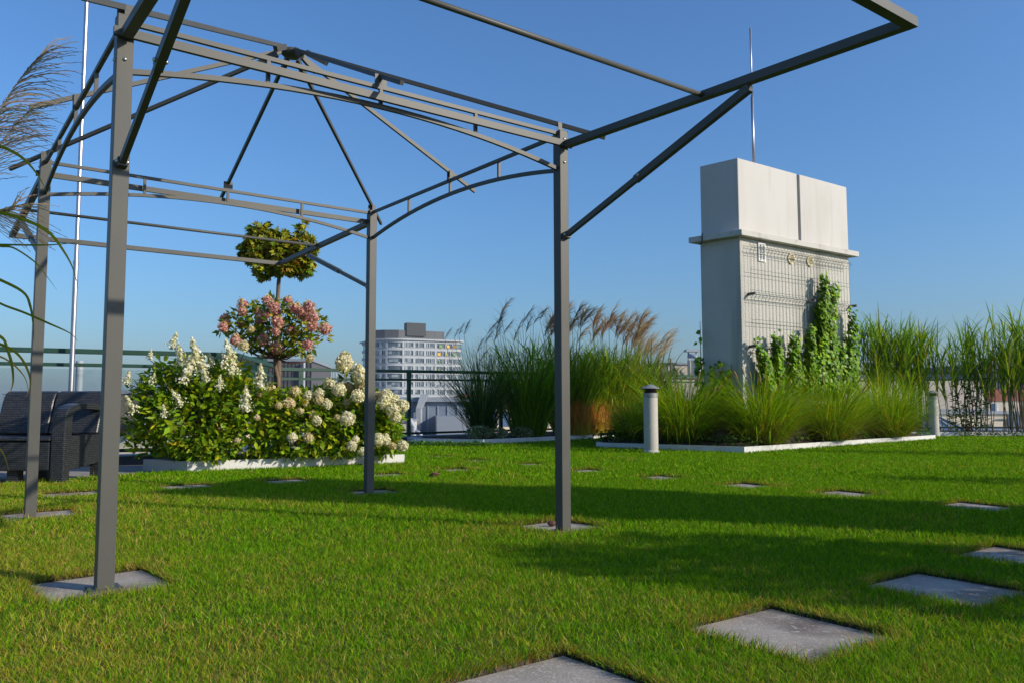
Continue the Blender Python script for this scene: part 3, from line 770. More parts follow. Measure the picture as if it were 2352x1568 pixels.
# ------------------------------------------------------------------ hydrangeas, maple
def hydrangeas():
    # white lacecap-like cones, left
    b = Vector((-3.22, 8.55, .12))
    t = thing('hydrangea_bush', 'tall hydrangea bush with loose white cone-shaped flowers, left end of the planter', 'hydrangea', b, 'hydrangeas in the white planter')
    def E(px, py, rx, ry, Y, d=.4): c = at(px, py, Y); return (c, (px_size(rx, Y), d, px_size(ry, Y)))
    bl = [E(440, 965, 110, 88, 8.5, .45), E(380, 915, 62, 68, 8.45, .3), E(480, 900, 85, 70, 8.6, .35), E(560, 940, 85, 80, 8.6, .35), E(335, 985, 40, 58, 8.4, .22), E(420, 870, 50, 50, 8.5, .25), E(530, 872, 42, 48, 8.6, .25), E(345, 872, 18, 30, 8.45, .12), E(312, 895, 14, 18, 8.42, .1), E(300, 960, 14, 20, 8.4, .1), E(500, 850, 12, 26, 8.5, .1), E(372, 850, 10, 24, 8.5, .1)]
    foliage(t, bl, 4300, .105, .046, HYD, [3, 4, 4, 1.0, 2])
    hp = [(293, 868, 30, 8.4), (345, 815, 22, 8.45), (400, 785, 36, 8.5), (416, 818, 44, 8.5), (447, 808, 46, 8.5), (463, 832, 38, 8.55), (425, 858, 44, 8.45), (440, 838, 50, 8.5), (408, 915, 34, 8.3), (300, 930, 34, 8.35), (376, 945, 26, 8.3), (525, 803, 42, 8.6), (535, 838, 46, 8.6), (520, 826, 40, 8.55), (598, 866, 44, 8.6), (565, 918, 44, 8.4), (485, 828, 26, 8.65), (350, 870, 26, 8.4), (505, 880, 30, 8.4), (470, 860, 34, 8.45), (562, 795, 22, 8.65)]
    for px, py, s, Y in hp: add_head(t, 'lace', at(px, py, Y - .28 - (.15 if py > 880 else 0)), px_size(s * .98, Y), .6)
    stems(t, b, [at(px, py + 12, Y) for px, py, s, Y in hp])
    # low leafy hydrangea along the front
    b = Vector((-2.62, 8.78, .12))
    t = thing('hydrangea_bush', 'low leafy hydrangea with tan faded flowers under the pink hydrangea tree', 'hydrangea', b, 'hydrangeas in the white planter')
    bl = [E(560, 1000, 100, 55, 8.55, .3), E(470, 1020, 80, 40, 8.25, .22), E(680, 985, 95, 70, 8.7, .35), E(770, 1010, 70, 42, 8.85, .25), E(650, 940, 80, 45, 8.8, .3), E(720, 930, 50, 40, 8.95, .3)]
    foliage(t, bl, 4600, .082, .042, HYD, [2, 4, 4, 1.3, 2])
    hp = [(617, 893, 34, 8.85, 'faded'), (600, 900, 30, 8.85, 'faded'), (678, 898, 26, 8.8, 'faded'), (664, 925, 32, 8.7, 'faded'), (709, 1004, 24, 8.6, 'faded'), (672, 1003, 24, 8.5, 'round'), (689, 943, 18, 8.6, 'faded'), (640, 930, 18, 8.6, 'faded'), (733, 918, 26, 8.8, 'faded'), (702, 925, 20, 8.8, 'faded'), (720, 950, 22, 8.75, 'faded'), (590, 958, 16, 8.5, 'faded'), (545, 1010, 14, 8.3, 'faded')]
    for px, py, s, Y, k in hp: add_head(t, k, at(px, py, Y - .2), px_size(s * .92, Y))
    stems(t, b, [at(px, py + 8, Y) for px, py, s, Y, k in hp])
    # big cream heads, right
    b = Vector((-1.85, 9.15, .12))
    t = thing('hydrangea_bush', 'hydrangea bush with big round cream flower heads, right end of the planter', 'hydrangea', b, 'hydrangeas in the white planter')
    bl = [E(800, 960, 75, 70, 9.05, .35), E(860, 970, 50, 75, 9.1, .3), E(760, 930, 50, 45, 9.1, .3), E(880, 1000, 42, 48, 9.05, .2), E(794, 868, 12, 22, 8.85, .08), E(895, 955, 30, 40, 9.15, .2)]
    foliage(t, bl, 3400, .088, .044, HYD, [3, 4, 4, 1.0, 2])
    hp = [(791, 831, 39, 9.1, 'tall'), (828, 859, 38, 9.1, 'tall'), (757, 878, 27, 9.1, 'round'), (709, 908, 25, 9.0, 'round'), (734, 902, 26, 9.0, 'round'), (779, 893, 32, 9.0, 'round'), (800, 888, 26, 9.1, 'faded'), (822, 908, 33, 8.95, 'round'), (829, 886, 28, 9.1, 'faded'), (845, 893, 30, 9.1, 'round'), (798, 960, 34, 8.8, 'round'), (727, 965, 23, 8.75, 'round'), (751, 927, 24, 8.9, 'round'), (808, 1023, 24, 8.8, 'round'), (832, 1035, 20, 8.8, 'round'), (817, 1008, 18, 8.85, 'round'), (882, 923, 32, 9.0, 'round'), (887, 907, 32, 9.05, 'round'), (902, 940, 32, 8.95, 'round'), (924, 931, 31, 9.05, 'round'), (907, 920, 28, 9.1, 'round'), (869, 910, 30, 9.0, 'faded'), (909, 958, 26, 9.0, 'round'), (869, 1008, 30, 8.95, 'round'), (884, 1008, 28, 9.0, 'round'), (924, 1022, 27, 9.0, 'round'), (902, 1023, 20, 9.0, 'faded'), (775, 958, 18, 8.85, 'faded'), (796, 922, 18, 8.9, 'faded')]
    for px, py, s, Y, k in hp: add_head(t, k, at(px, py, Y - (.16 if k == 'faded' else .30)), px_size(s * .95, Y), .35)
    stems(t, b, [at(px, py + 10, Y) for px, py, s, Y, k in hp])
    # pink standard
    b = Vector((at(640, 905, 8.8).x, 8.8, .12))
    t = thing('hydrangea_tree', 'small hydrangea tree with pink flower heads on a bare twisted trunk', 'hydrangea', b, 'hydrangeas in the white planter')
    fk = at(633, 822, 8.8)
    p0 = at(640, 905, 8.8)
    MB().tube([b, p0, at(639, 870, 8.8), at(633, 845, 8.79), fk], [.024, .022, .020, .022, .027], 9).tube([b + Vector((-.03, 0, 0)), p0 + Vector((-.04, .01, 0)), at(631, 865, 8.82), fk], [.014, .014, .013, .013], 8).build('trunk', M['bark'], t, smooth=True)
    hp = [(557, 699, 26), (557, 715, 20), (614, 690, 26), (627, 703, 27), (662, 689, 22), (679, 708, 28), (709, 705, 28), (699, 722, 32), (717, 726, 28), (690, 716, 26), (518, 731, 24), (513, 750, 24), (522, 742, 18), (551, 743, 20), (607, 723, 26), (598, 738, 28), (634, 721, 28), (639, 739, 30), (667, 758, 28), (747, 755, 30), (717, 748, 26), (634, 761, 20), (541, 780, 26), (604, 778, 28), (637, 798, 30), (707, 790, 26), (590, 715, 18)]
    for px, py, s in hp: add_head(t, 'pink', at(px, py, 8.8 + random.uniform(-.48, .0)), px_size(s * .94, 8.8), .5)
    for px, py, s in ((559, 793, 26), (577, 756, 16), (711, 822, 20)): add_head(t, 'faded', at(px, py, 8.4), px_size(s, 8.8), .4)
    mb = MB()
    for px, py, s in hp + [(711, 822, 20), (559, 793, 20), (735, 775, 10), (690, 800, 10)]:
        e = at(px, py + 8, 8.8 + random.uniform(-.2, .2)); m = fk.lerp(e, .45); m.z -= .04
        mb.tube([fk, m, e], [.011, .007, .004], 5)
    mb.build('branches', M['twig'], t, smooth=True)
    bl = [E(630, 735, 75, 40, 8.8, .4), E(560, 745, 40, 35, 8.8, .3), E(700, 740, 45, 36, 8.8, .3), E(640, 780, 70, 34, 8.8, .35), E(690, 790, 36, 24, 8.8, .2), E(575, 785, 34, 18, 8.75, .2), E(740, 770, 12, 14, 8.8, .1), E(515, 752, 16, 16, 8.8, .1), E(620, 700, 50, 16, 8.8, .2)]
    foliage(t, bl, 1150, .088, .042, [(.13, .19, .008), (.22, .26, .012), (.36, .32, .02), (.06, .115, .008)], [3, 4, 2.2, 2])
    # maple standard behind
    b = Vector((at(640, 900, 9.45).x, 9.45, .0))
    t = thing('maple_tree', 'lollipop-shaped small maple tree with yellowing leaves, rising behind the pink hydrangea', 'tree', b)
    tp = at(642, 628, 9.45)
    tk = MB().tube([b, at(641, 800, 9.45), at(638, 690, 9.45), at(640, 650, 9.45), tp, at(640, 580, 9.45)], [.03, .028, .024, .024, .02, .012], 9)
    for px, py in ((585, 570), (690, 560), (600, 610), (700, 600), (620, 540), (668, 545)):
        tk.tube([at(640, 640, 9.45), at(640 + (px - 640) * .5, 612, 9.45), at(px, py, 9.45)], [.014, .010, .005], 6)
    tk.build('trunk', M['bark'], t, smooth=True)
    bl = [E(px, py, rx, ry, 9.45 + dy, max(.08, px_size(rx, 9.45) * 1.15)) for px, py, rx, ry, dy in ((600, 560, 34, 36, 0), (578, 580, 22, 26, 0), (645, 577, 36, 28, 0), (690, 575, 34, 34, 0), (610, 610, 30, 24, -.05), (660, 612, 32, 20, -.05), (700, 610, 22, 24, 0), (590, 531, 18, 15, 0), (606, 517, 8, 9, 0), (655, 545, 12, 14, 0), (690, 532, 14, 14, 0), (696, 517, 6, 6, 0), (718, 562, 13, 11, 0), (632, 537, 9, 10, .05), (600, 633, 12, 9, 0), (682, 629, 15, 8, 0), (560, 590, 8, 14, 0), (556, 566, 6, 6, 0), (640, 600, 40, 26, .25))]
    foliage(t, bl, 1900, .075, .042, [(.15, .20, .008), (.25, .26, .012), (.36, .28, .02), (.07, .12, .008), (.32, .16, .03)], [3, 4, 2.5, 2, .6], 'crown', star=True, up=.6)
hydrangeas()

# ------------------------------------------------------------------ ornamental grasses
def plume_mesh(seed, n=40, len_=.30, cols=((.33, .24, .175), (.26, .20, .155), (.42, .31, .20)), wst=.007):
    global RNG
    keep = RNG; RNG = np.random.default_rng(seed); nb = NB()
    sp = np.linspace(0, 1, n); base = np.stack([.10 * sp ** 2 * .8, np.zeros(n), sp * .24], 1)
    az = RNG.normal(0, .5, n) + np.where(RNG.random(n) < .08, PI, 0)
    th0 = RNG.uniform(.15, .55, n); th1 = th0 + RNG.uniform(.55, 1.25, n)
    c = pick(n, cols, [3, 2, 2], .15)
    ribbons(nb, base, az, th0, th1, len_ * RNG.uniform(.55, 1.0, n) * (1.05 - .45 * sp), np.full(n, wst), 6, c, c * 1.15, 1.0, RNG.uniform(-1.5, 1.5, n), A([.8, 1, 1, 1, .9, .7, .3]))
    c = pick(1, cols, [3, 2, 2], .1)
    ribbons(nb, A([[0, 0, -.02]]), A([0.]), A([.1]), A([.5]), A([.3]), A([.007]), 4, c, c, 1.2, A([.2]), A([1, 1, .8, .6, .3]))
    o = nb.build('plume', M['plume'], None, (0, 0, 0)); me = o.data; bpy.data.objects.remove(o); RNG = keep
    return me
PLM = [plume_mesh(200 + i) for i in range(4)]
PLD = [plume_mesh(220 + i, 28, .28, ((.15, .14, .115), (.20, .16, .12), (.12, .12, .10)), .007) for i in range(3)]
PLW = [plume_mesh(240 + i, 30, .38, ((.46, .37, .27), (.38, .29, .20), (.52, .44, .34)), .006) for i in range(3)]
GREENS = [(.075, .19, .010), (.13, .27, .012), (.20, .33, .014), (.30, .37, .02)]
def blades(nb, base, n_, r0, L, w, th, bend, cols=GREENS, wts=(3, 4, 3, 1), segs=7, wind=0.0, p=1.5):
    n = int(n_ * 1.35); w = w * 1.15
    a0 = RNG.uniform(0, 2 * PI, n); rr = r0 * np.sqrt(RNG.random(n))
    b = A(base) + np.stack([rr * np.cos(a0), rr * np.sin(a0), np.zeros(n)], 1)
    az = a0 + RNG.normal(0, .5, n)
    th0 = RNG.uniform(th[0], th[1], n) * (.35 + .65 * rr / r0); th1 = th0 + RNG.uniform(bend[0], bend[1], n)
    c = pick(n, cols, wts, .2)
    ribbons(nb, b, az, th0, th1, RNG.uniform(L[0], L[1], n), w * RNG.uniform(.7, 1.3, n), segs, c * .85, c, p)
def miscanthus(label, base, r0, L, n, plumes, kinds, cols=GREENS, wts=(3, 4, 3, 1), th=(.05, .45), bend=(.2, 1.4), w=.014, group='plumed miscanthus clumps', leafy=0):
    base = Vector(base)
    t = thing('miscanthus_clump', label, 'ornamental grass', base, group)
    nb = NB(); blades(nb, base, n, r0, L, w, th, bend, cols, wts, 8)
    if leafy:                                                   # arching leaves leaving the culms higher up
        a0 = RNG.uniform(0, 2 * PI, leafy); rr = r0 * 2.1 * np.sqrt(RNG.random(leafy)); zz = RNG.uniform(.35, L[1] * .72, leafy)
        pb = A(base) + np.stack([rr * np.cos(a0) * 1.25, rr * np.sin(a0), zz], 1); c = pick(leafy, cols, wts, .22); t0 = RNG.uniform(.1, .8, leafy)
        ribbons(nb, pb, a0 + RNG.normal(0, 1.0, leafy), t0, t0 + RNG.uniform(.5, 2.0, leafy), RNG.uniform(.3, .7, leafy), RNG.uniform(.016, .032, leafy), 7, c * .9, c)
    nb.build('blades', M['blade'], t)
    mb = MB()
    for (px, py, Y, s) in plumes:
        p = at(px, py, Y); q = Vector((base.x + (p.x - base.x) * .45 + random.uniform(-.1, .1), base.y + (Y - base.y) * .4 + random.uniform(-.1, .1), base.z))
        mb.tube([q, q.lerp(p, .5) + Vector((-(p.x - q.x) * .08, 0, .03)), p], [.006, .005, .004], 4)
        o = bpy.data.objects.new('plume', random.choice(kinds)); COL.objects.link(o); o.parent = t
        o.location = p - org(t); o.scale = (s, s, s); o.rotation_euler = (random.uniform(-.15, .15), random.uniform(-.05, .4), random.uniform(-.5, .5))
    mb.build('flower_stems', mat_stem, t)
mat_stem = mat('grass_stem', (.11, .13, .045), .6)
def spread(n, x0, x1, y0, y1, Y, s0, s1):
    return [(random.uniform(x0, x1), random.uniform(y0, y1), Y + random.uniform(-.5, .5), random.uniform(s0, s1)) for _ in range(n)]
def grasses():
    h = .12
    g1 = [(.028, .080, .020), (.040, .105, .022), (.06, .125, .03), (.03, .07, .025)]
    p = [(1022, 780, 14.2, .7), (1044, 776, 14.2, .6), (1054, 772, 14.1, .8), (1066, 770, 14.1, .85), (1095, 812, 14.0, 1.0), (1112, 790, 14.1, .9), (1118, 770, 14.2, 1.1), (1102, 830, 14.2, .9)]
    miscanthus('loose fan-shaped miscanthus clump in front of the office tower', (at(1108, 1000, 14.25).x, 14.25, h), .16, (1.0, 1.95), 330, p, PLD, g1, (3, 4, 2, 2), (.05, .75), (.15, 1.3), .015)
    p = [(1146, 748, 14.8, 1.2), (1150, 720, 14.9, 1.2), (1140, 762, 14.8, 1.2), (1155, 770, 14.8, 1.0), (1135, 785, 14.8, 1.1), (1190, 760, 14.9, .9), (1200, 745, 14.9, 1.2), (1208, 765, 14.8, 1.1), (1225, 745, 14.9, 1.1), (1180, 785, 14.8, .9)]
    miscanthus('dense dark miscanthus clump just left of the right gazebo post', (at(1215, 1000, 14.9).x, 14.9, h), .30, (1.2, 2.15), 560, p, PLD, GREENS, (4, 4, 2, 1), (.05, .55), (.2, 1.2), .016, leafy=350)
    p = spread(22, 1248, 1345, 745, 792, 15.7, 1.3, 1.75) + [(1240, 735, 15.3, .9)]
    miscanthus('tall miscanthus clump with brown plumes behind the right gazebo post', (at(1312, 1000, 16.1).x, 16.1, h), .36, (1.2, 2.1), 700, p, PLM, GREENS, (2, 4, 4, 2), (.05, .5), (.2, 1.2), .017, leafy=700)
    p = spread(32, 1355, 1475, 752, 802, 16.5, 1.3, 1.8)
    miscanthus('broad miscanthus clump thick with brown plumes, between post and near bollard', (at(1405, 1000, 16.8).x, 16.8, h), .42, (1.2, 2.0), 800, p, PLM, GREENS, (1, 3, 4, 3), (.05, .5), (.2, 1.3), .018, leafy=1000)
    p = spread(22, 1445, 1530, 765, 850, 16.9, 1.1, 1.6)
    miscanthus('miscanthus clump with pale feathery plumes at the right end of its planter', (at(1468, 1000, 17.2).x, 17.2, h), .34, (1.0, 1.8), 600, p, PLW, [(.09, .15, .02), (.14, .18, .03), (.2, .2, .05), (.05, .1, .015)], (3, 4, 2, 1), (.1, .65), (.3, 1.4), .017, leafy=600)
    # blood grass
    for i, (px, Y, lb) in enumerate(((1318, 15.45, 'red-tipped blood grass tuft against the right gazebo post'), (1362, 15.85, 'red-tipped blood grass tuft midway between post and near bollard'), (1412, 16.3, 'orange blood grass tuft nearest the near bollard'))):
        b = Vector((at(px, 1000, Y).x, Y, .11)); t = thing('blood_grass', lb, 'ornamental grass', b, 'blood grass tufts'); nb = NB(); n = 520
        a0 = RNG.uniform(0, 2 * PI, n); rr = .33 * np.sqrt(RNG.random(n)); bb = A(b) + np.stack([rr * np.cos(a0), rr * np.sin(a0) * .8, np.zeros(n)], 1)
        th0 = RNG.uniform(0, .22, n)
        ribbons(nb, bb, RNG.uniform(0, 2 * PI, n), th0, th0 + RNG.uniform(0, .4, n), RNG.uniform(.38, .76, n), np.full(n, .014), 4, pick(n, [(.34, .34, .03), (.48, .34, .05)], [2, 2]), pick(n, [(.58, .21, .05), (.46, .09, .07), (.58, .38, .08)], [3, 2.5, 1.5]))
        nb.build('blades', M['blade'], t)
    # fountain grasses
    FG = [(.17, .33, .006), (.25, .42, .008), (.33, .47, .012), (.50, .38, .05), (.09, .19, .008)]
    tail = MB().ell((0, 0, .0), (.013, .013, .075), 8, 8)
    tail_me = None
    m_tail = mat('seed_tail', (.30, .19, .09), .9, 0, [(90, (.2, .11, .05), .4, .6)], (200, 1, .01))
    for (px, Y, n, r, L, lb, tails) in (
            (1456, 12.75, 420, .14, (.4, .72), 'fountain grass mound left of the near bollard', [(1445, 945), (1462, 938), (1432, 965)]),
            (1572, 12.2, 900, .22, (.5, 1.05), 'fountain grass mound just right of the near bollard', [(1605, 865), (1622, 905), (1640, 895), (1652, 890), (1600, 985)]),
            (1752, 11.95, 1000, .24, (.5, 1.08), 'fountain grass mound with straw-coloured skirt in front of the ivy', [(1690, 860), (1706, 850), (1724, 862), (1745, 868), (1762, 872), (1700, 905), (1835, 870), (1860, 905), (1792, 920), (1812, 885)]),
            (1905, 12.95, 900, .24, (.5, 1.1), 'fountain grass mound below the right edge of the tower', [(1975, 870), (1985, 892), (1890, 872), (1872, 900)]),
            (2035, 14.3, 900, .26, (.5, 1.08), 'fountain grass mound at the right end of its planter', [(2052, 890)])):
        b = Vector((at(px, 1000, Y).x, Y, .12)); t = thing('fountain_grass', lb, 'ornamental grass', b, 'fountain grass mounds'); nb = NB()
        blades(nb, b, n * 2.0, r * 1.3, (L[0] * 1.1, L[1] * 1.36), .0085, (.06, .95), (.4, 1.7), FG, (3, 4, 3, .8, 2), 8, p=1.3)
        nd = n // 2
        blades(nb, b, nd, r * 1.2, (.4, .95), .007, (.7, 1.2), (.5, 1.1), [(.34, .24, .07), (.26, .2, .05), (.3, .17, .05)], (3, 2, 1), 7, p=1.0)
        nb.build('blades', M['blade'], t)
        for (qx, qy) in tails:
            e = at(qx, qy, Y - .25)
            if tail_me is None:
                o = tail.build('seed_head', m_tail, None, smooth=True); tail_me = o.data; COL.objects.unlink(o); bpy.data.objects.remove(o)
            o = bpy.data.objects.new('seed_head', tail_me); COL.objects.link(o); o.parent = t
            d = Vector((e.x - b.x, e.y - b.y, .9)).normalized()
            o.location = e - org(t); o.rotation_euler = d.to_track_quat('Z', 'Y').to_euler(); s = random.uniform(.8, 1.2); o.scale = (s, s, s)
            sb = e - d * .07
            MB().tube([b + Vector((d.x * .1, d.y * .1, 0)), b.lerp(sb, .55) + Vector((0, 0, .08)), sb], .0028, 4).build('seed_stem', mat_stem, t)
    # reeds on the right
    RE = [(.12, .25, .010), (.19, .34, .012), (.27, .40, .018), (.40, .36, .04)]
    m_cane = mat('reed_cane', (.20, .12, .06), .7, 0, [(8, (.16, .16, .05), .45, .65, (1, 1, .4))])
    for (px, Y, wpx, n, hh, lb) in ((2035, 17.0, 42, 34, (1.5, 2.05), 'dense tall reed clump right of the fountain grass'), (2105, 16.9, 42, 34, (1.5, 1.9), 'tall reed clump directly behind the far bollard'), (2235, 16.8, 58, 28, (1.3, 1.9), 'thin tall reed clump round the dark leafy shrub'), (2350, 16.6, 40, 34, (1.5, 2.1), 'tall reed clump at the right edge of the photo'), (2450, 16.6, 50, 30, (1.5, 2.1), 'tall reed clump just outside the right edge of the photo')):
        b = Vector((at(px, 1000, Y).x, Y, .10)); t = thing('reed_clump', lb, 'reeds', b, 'reed clumps on the right'); mb = MB(); nb = NB()
        P = []; D = []
        for _ in range(n):
            q = b + Vector((random.gauss(0, px_size(wpx, Y) * .55), random.uniform(-.28, .25), 0)); e = q + Vector((random.gauss(0, .12), random.gauss(0, .1), random.uniform(*hh)))
            mb.tube([q, q.lerp(e, .5) + Vector((random.gauss(0, .02), 0, 0)), e], [.009, .008, .005], 5)
            for k in range(17):
                f = random.uniform(.42, 1.0); P.append(q.lerp(e, f)); D.append(random.uniform(0, 6.28))
            for k in range(2): P.append(e); D.append(random.uniform(0, 6.28))
        m = len(P); P = A([tuple(v) for v in P]); c = pick(m, RE, (3, 4, 3, .7))
        th0 = RNG.uniform(.1, .5, m)
        ribbons(nb, P, A(D), th0, th0 + RNG.uniform(.2, 1.4, m), RNG.uniform(.4, .85, m), RNG.uniform(.018, .034, m), 8, c * .9, c)
        mb.build('canes', m_cane, t); nb.build('leaves', M['blade'], t)
grasses()

# ------------------------------------------------------------------ climbing vines on the tower, shrubs, ground cover
def vines():
    IVY = [(.11, .23, .008), (.17, .32, .012), (.25, .38, .016), (.055, .13, .008)]
    def vine(label, pts, wid, n, off, side=False, cols=IVY):
        """pts: (px,py) along the stem from the ground up, lying on the face"""
        P3 = []; n = int(n * (2.9 if side is False else .9)); wid *= 1 if side is False else .7
        for (px, py) in pts:
            if side is False:
                s, z = THIT(px, py); P3.append(TW(s, off, z))
            else:
                P3.append(at(px, py, side))
        b = Vector((P3[0].x, P3[0].y, max(.1, P3[0].z)))
        t = thing('climbing_vine', label, 'vine', b, 'vines climbing the concrete tower')
        MB().tube(P3, [.012] + [.008] * (len(P3) - 2) + [.004] if len(P3) > 2 else .008, 5).build('stem', M['twig'], t, smooth=True)
        k = RNG.random(n) ** 1.1 * (len(P3) - 1); i = np.minimum(k.astype(int), len(P3) - 2); f = (k - i)[:, None]
        Q = A([tuple(v) for v in P3]); p = Q[i] * (1 - f) + Q[i + 1] * f
        fr = k / (len(P3) - 1)
        ns = 3 if wid > .12 else 2                               # a few shoots of different height side by side
        sh = RNG.integers(0, ns + 1, n); hs = np.concatenate([[1.0], RNG.uniform(.45, .85, ns)]); ds = np.concatenate([[0.0], RNG.choice([-1, 1], ns) * RNG.uniform(.5, 1.1, ns)])
        fr = fr * hs[sh]; k = fr * (len(P3) - 1); i = np.minimum(k.astype(int), len(P3) - 2); f = (k - i)[:, None]; p = Q[i] * (1 - f) + Q[i + 1] * f
        ph = RNG.uniform(0, 6, ns + 1); cen = wid * (ds[sh] * (.9 - .3 * fr) + .25 * np.sin(fr * 8 + ph[sh]))
        ww = wid * .62 * (1.1 - 1.0 * fr / hs[sh]) * (.7 + .45 * np.abs(np.sin(fr * 23 + ph[sh])))
        e = A([math.cos(.623), math.sin(.623), 0]); nn = A([.583, -.812, 0])
        if side is not False: e = A([-.72, .69, 0]); nn = A([-.69, -.72, 0])
        p = p + e * (RNG.uniform(-1, 1, n) * ww + cen)[:, None] + nn * RNG.uniform(-.03, .13, n)[:, None] + A([0, 0, 1]) * RNG.normal(0, .05, n)[:, None]
        d = unit(e * RNG.normal(0, .7, n)[:, None] + A([0, 0, -1]) * RNG.uniform(.2, 1, n)[:, None] + nn * .35)
        nrm = unit(nn + A([0, 0, .5]) + RNG.normal(0, .35, (n, 3)))
        L = RNG.uniform(.05, .095, n); nb = NB(); leaves(nb, p, d, nrm, L, L * .95, pick(n, cols, (3, 4, 3, 2), .18), .12, .1)
        nb.build('foliage', M['leaf'], t)
    vine('short vine at the left edge of the tower sunlit face', [(1740, 890), (1730, 840), (1722, 783)], .10, 170, .10)
    vine('slim vine second from the left on the sunlit tower face', [(1770, 890), (1768, 830), (1764, 770)], .09, 170, .10)
    vine('bushy short vine left of the tallest vine on the tower', [(1815, 890), (1812, 830), (1804, 775)], .15, 240, .10)
    vine('tallest vine on the tower reaching the upper wires', [(1872, 890), (1872, 760), (1874, 690), (1872, 636)], .20, 620, .12)
    vine('tall side shoot right of the tallest vine', [(1893, 890), (1893, 770), (1897, 655)], .11, 300, .11)
    vine('vine shoot left of the tallest vine', [(1848, 890), (1845, 800), (1838, 755)], .11, 220, .11)
    vine('vine at the right edge of the tower sunlit face', [(1932, 890), (1933, 800), (1938, 712)], .13, 330, .11)
    vine('low bushy vine at the foot of the tower right corner', [(1915, 890), (1915, 830), (1912, 790)], .22, 330, .11)
    vine('trailing vine on the shaded left edge of the tower', [(1616, 915), (1610, 830), (1608, 738)], .05, 120, 0, 12.38)
    vine('thin young vine left of centre on the shaded tower face', [(1630, 905), (1640, 860), (1641, 840)], .03, 45, 0, 12.26)
    vine('thin young vine in the centre of the shaded tower face', [(1655, 905), (1658, 860), (1660, 832)], .03, 50, 0, 12.17)
    vine('thin young vine nearest the lit corner on the shaded tower face', [(1675, 905), (1679, 860), (1681, 836)], .03, 45, 0, 12.09)
    # small grey-green bushes in the miscanthus planter
    GG = [(.15, .21, .09), (.22, .28, .14), (.10, .15, .07), (.34, .38, .24)]
    for px, py, rx, ry, Y, lb in ((1100, 992, 30, 15, 13.85, 'grey-green rounded bush at the left, in the miscanthus planter'), (1142, 994, 22, 13, 14.1, 'grey-green rounded bush between its two neighbours in the miscanthus planter'), (1198, 993, 26, 13, 14.5, 'grey-green rounded bush nearest the right gazebo post')):
        c = at(px, py, Y); b = Vector((c.x, Y, .1)); t = thing('low_bush', lb, 'bush', b, 'grey-green low bushes')
        foliage(t, [(c, (px_size(rx, Y), .2, px_size(ry, Y)))], 800, .036, .024, GG, [3, 3, 2, 2], zmin=.08)
        stems(t, b, [c + Vector((random.uniform(-.15, .15), 0, random.uniform(0, .08))) for _ in range(6)], .005, .003)
    # dark glossy shrub among the reeds
    c = at(2225, 930, 16.5); b = Vector((c.x, 16.5, .1)); t = thing('glossy_shrub', 'dark glossy-leaved shrub standing among the reeds', 'shrub', b)
    bl = [(at(2225, 950, 16.5), (.36, .25, .42)), (at(2205, 905, 16.5), (.16, .15, .42)), (at(2245, 895, 16.5), (.18, .15, .5)), (at(2222, 965, 16.5), (.3, .2, .25))]
    foliage(t, bl, 620, .095, .035, [(.014, .036, .010), (.022, .055, .014), (.035, .075, .02)], [3, 3, 1])
    stems(t, b, [at(px, py, 16.5) for px, py in ((2205, 880), (2245, 862), (2190, 930), (2260, 920), (2225, 900))], .012, .005)
    # low ground cover in the tower planter
    GCV = [(.03, .085, .012), (.055, .13, .016), (.09, .17, .02)]
    nb = NB(); e0, e1, e2 = Vector(PL3[4]), Vector(PL3[0]), Vector(PL3[1]); n = 1500
    k = RNG.random(n); sel = RNG.random(n) < .5
    P0 = np.where(sel[:, None], A(e0), A(e1)); P1 = np.where(sel[:, None], A(e1), A(e2)); q = P0 + (P1 - P0) * k[:, None] + A([.12, .55]) * RNG.uniform(.25, 1, n)[:, None]
    p = np.concatenate([q, RNG.uniform(.1, .24, n)[:, None]], 1)
    extra = A(at(1415, 1000, 12.85)); m = 350
    p = np.concatenate([p, extra + RNG.normal(0, 1, (m, 3)) * A([.22, .15, .06])]); n += m
    d = unit(RNG.normal(size=(n, 3)) * A([1, 1, .4])); L = RNG.uniform(.04, .08, n)
    leaves(nb, p, d, unit(A([.1, -.2, 1]) + RNG.normal(0, .4, (n, 3))), L, L * .75, pick(n, GCV, (3, 3, 2)))
    tag(nb.build('ground_cover', M['leaf'], None, (3.2, 12.3, .1)), 'low leafy ground cover along the front of the tower planter', 'ground cover', None, 'stuff')
    nb = NB(); n = 1300
    x = RNG.uniform(-1.75, -.35, n); y = 13.55 - (x + 1.75) * .28 + RNG.normal(0, .16, n) - .25
    p = np.stack([x, y, RNG.uniform(.02, .09, n)], 1); d = unit(RNG.normal(size=(n, 3)) * A([1, 1, .25])); L = RNG.uniform(.03, .055, n)
    leaves(nb, p, d, unit(A([0, 0, 1]) + RNG.normal(0, .3, (n, 3))), L, L * .9, pick(n, [(.05, .14, .015), (.08, .19, .02)], (1, 1)))
    m = 34; x = RNG.uniform(-1.7, -.4, m); p = np.stack([x, 13.3 - (x + 1.75) * .28 + RNG.normal(0, .15, m), RNG.uniform(.09, .12, m)], 1)
    squares(nb, p, RNG.normal(0, .3, (m, 3)) + A([0, -.6, .7]), np.full(m, .014), np.full((m, 3), .7))
    tag(nb.build('clover', M['leaf'], None, (-1, 13.2, 0)), 'bright clover patch with tiny white flowers in front of the miscanthus planter', 'clover', None, 'stuff')
    nb = NB(); n = 800; x = RNG.uniform(8.9, 12, n); y = 16.35 - RNG.uniform(0, .28, n); p = np.stack([x, y, RNG.uniform(.02, .13, n)], 1)
    d = unit(RNG.normal(size=(n, 3)) * A([1, 1, .4])); L = RNG.uniform(.03, .06, n); leaves(nb, p, d, unit(A([0, -.3, 1]) + RNG.normal(0, .3, (n, 3))), L, L * .8, pick(n, [(.03, .075, .02), (.05, .1, .03)], (1, 1)))
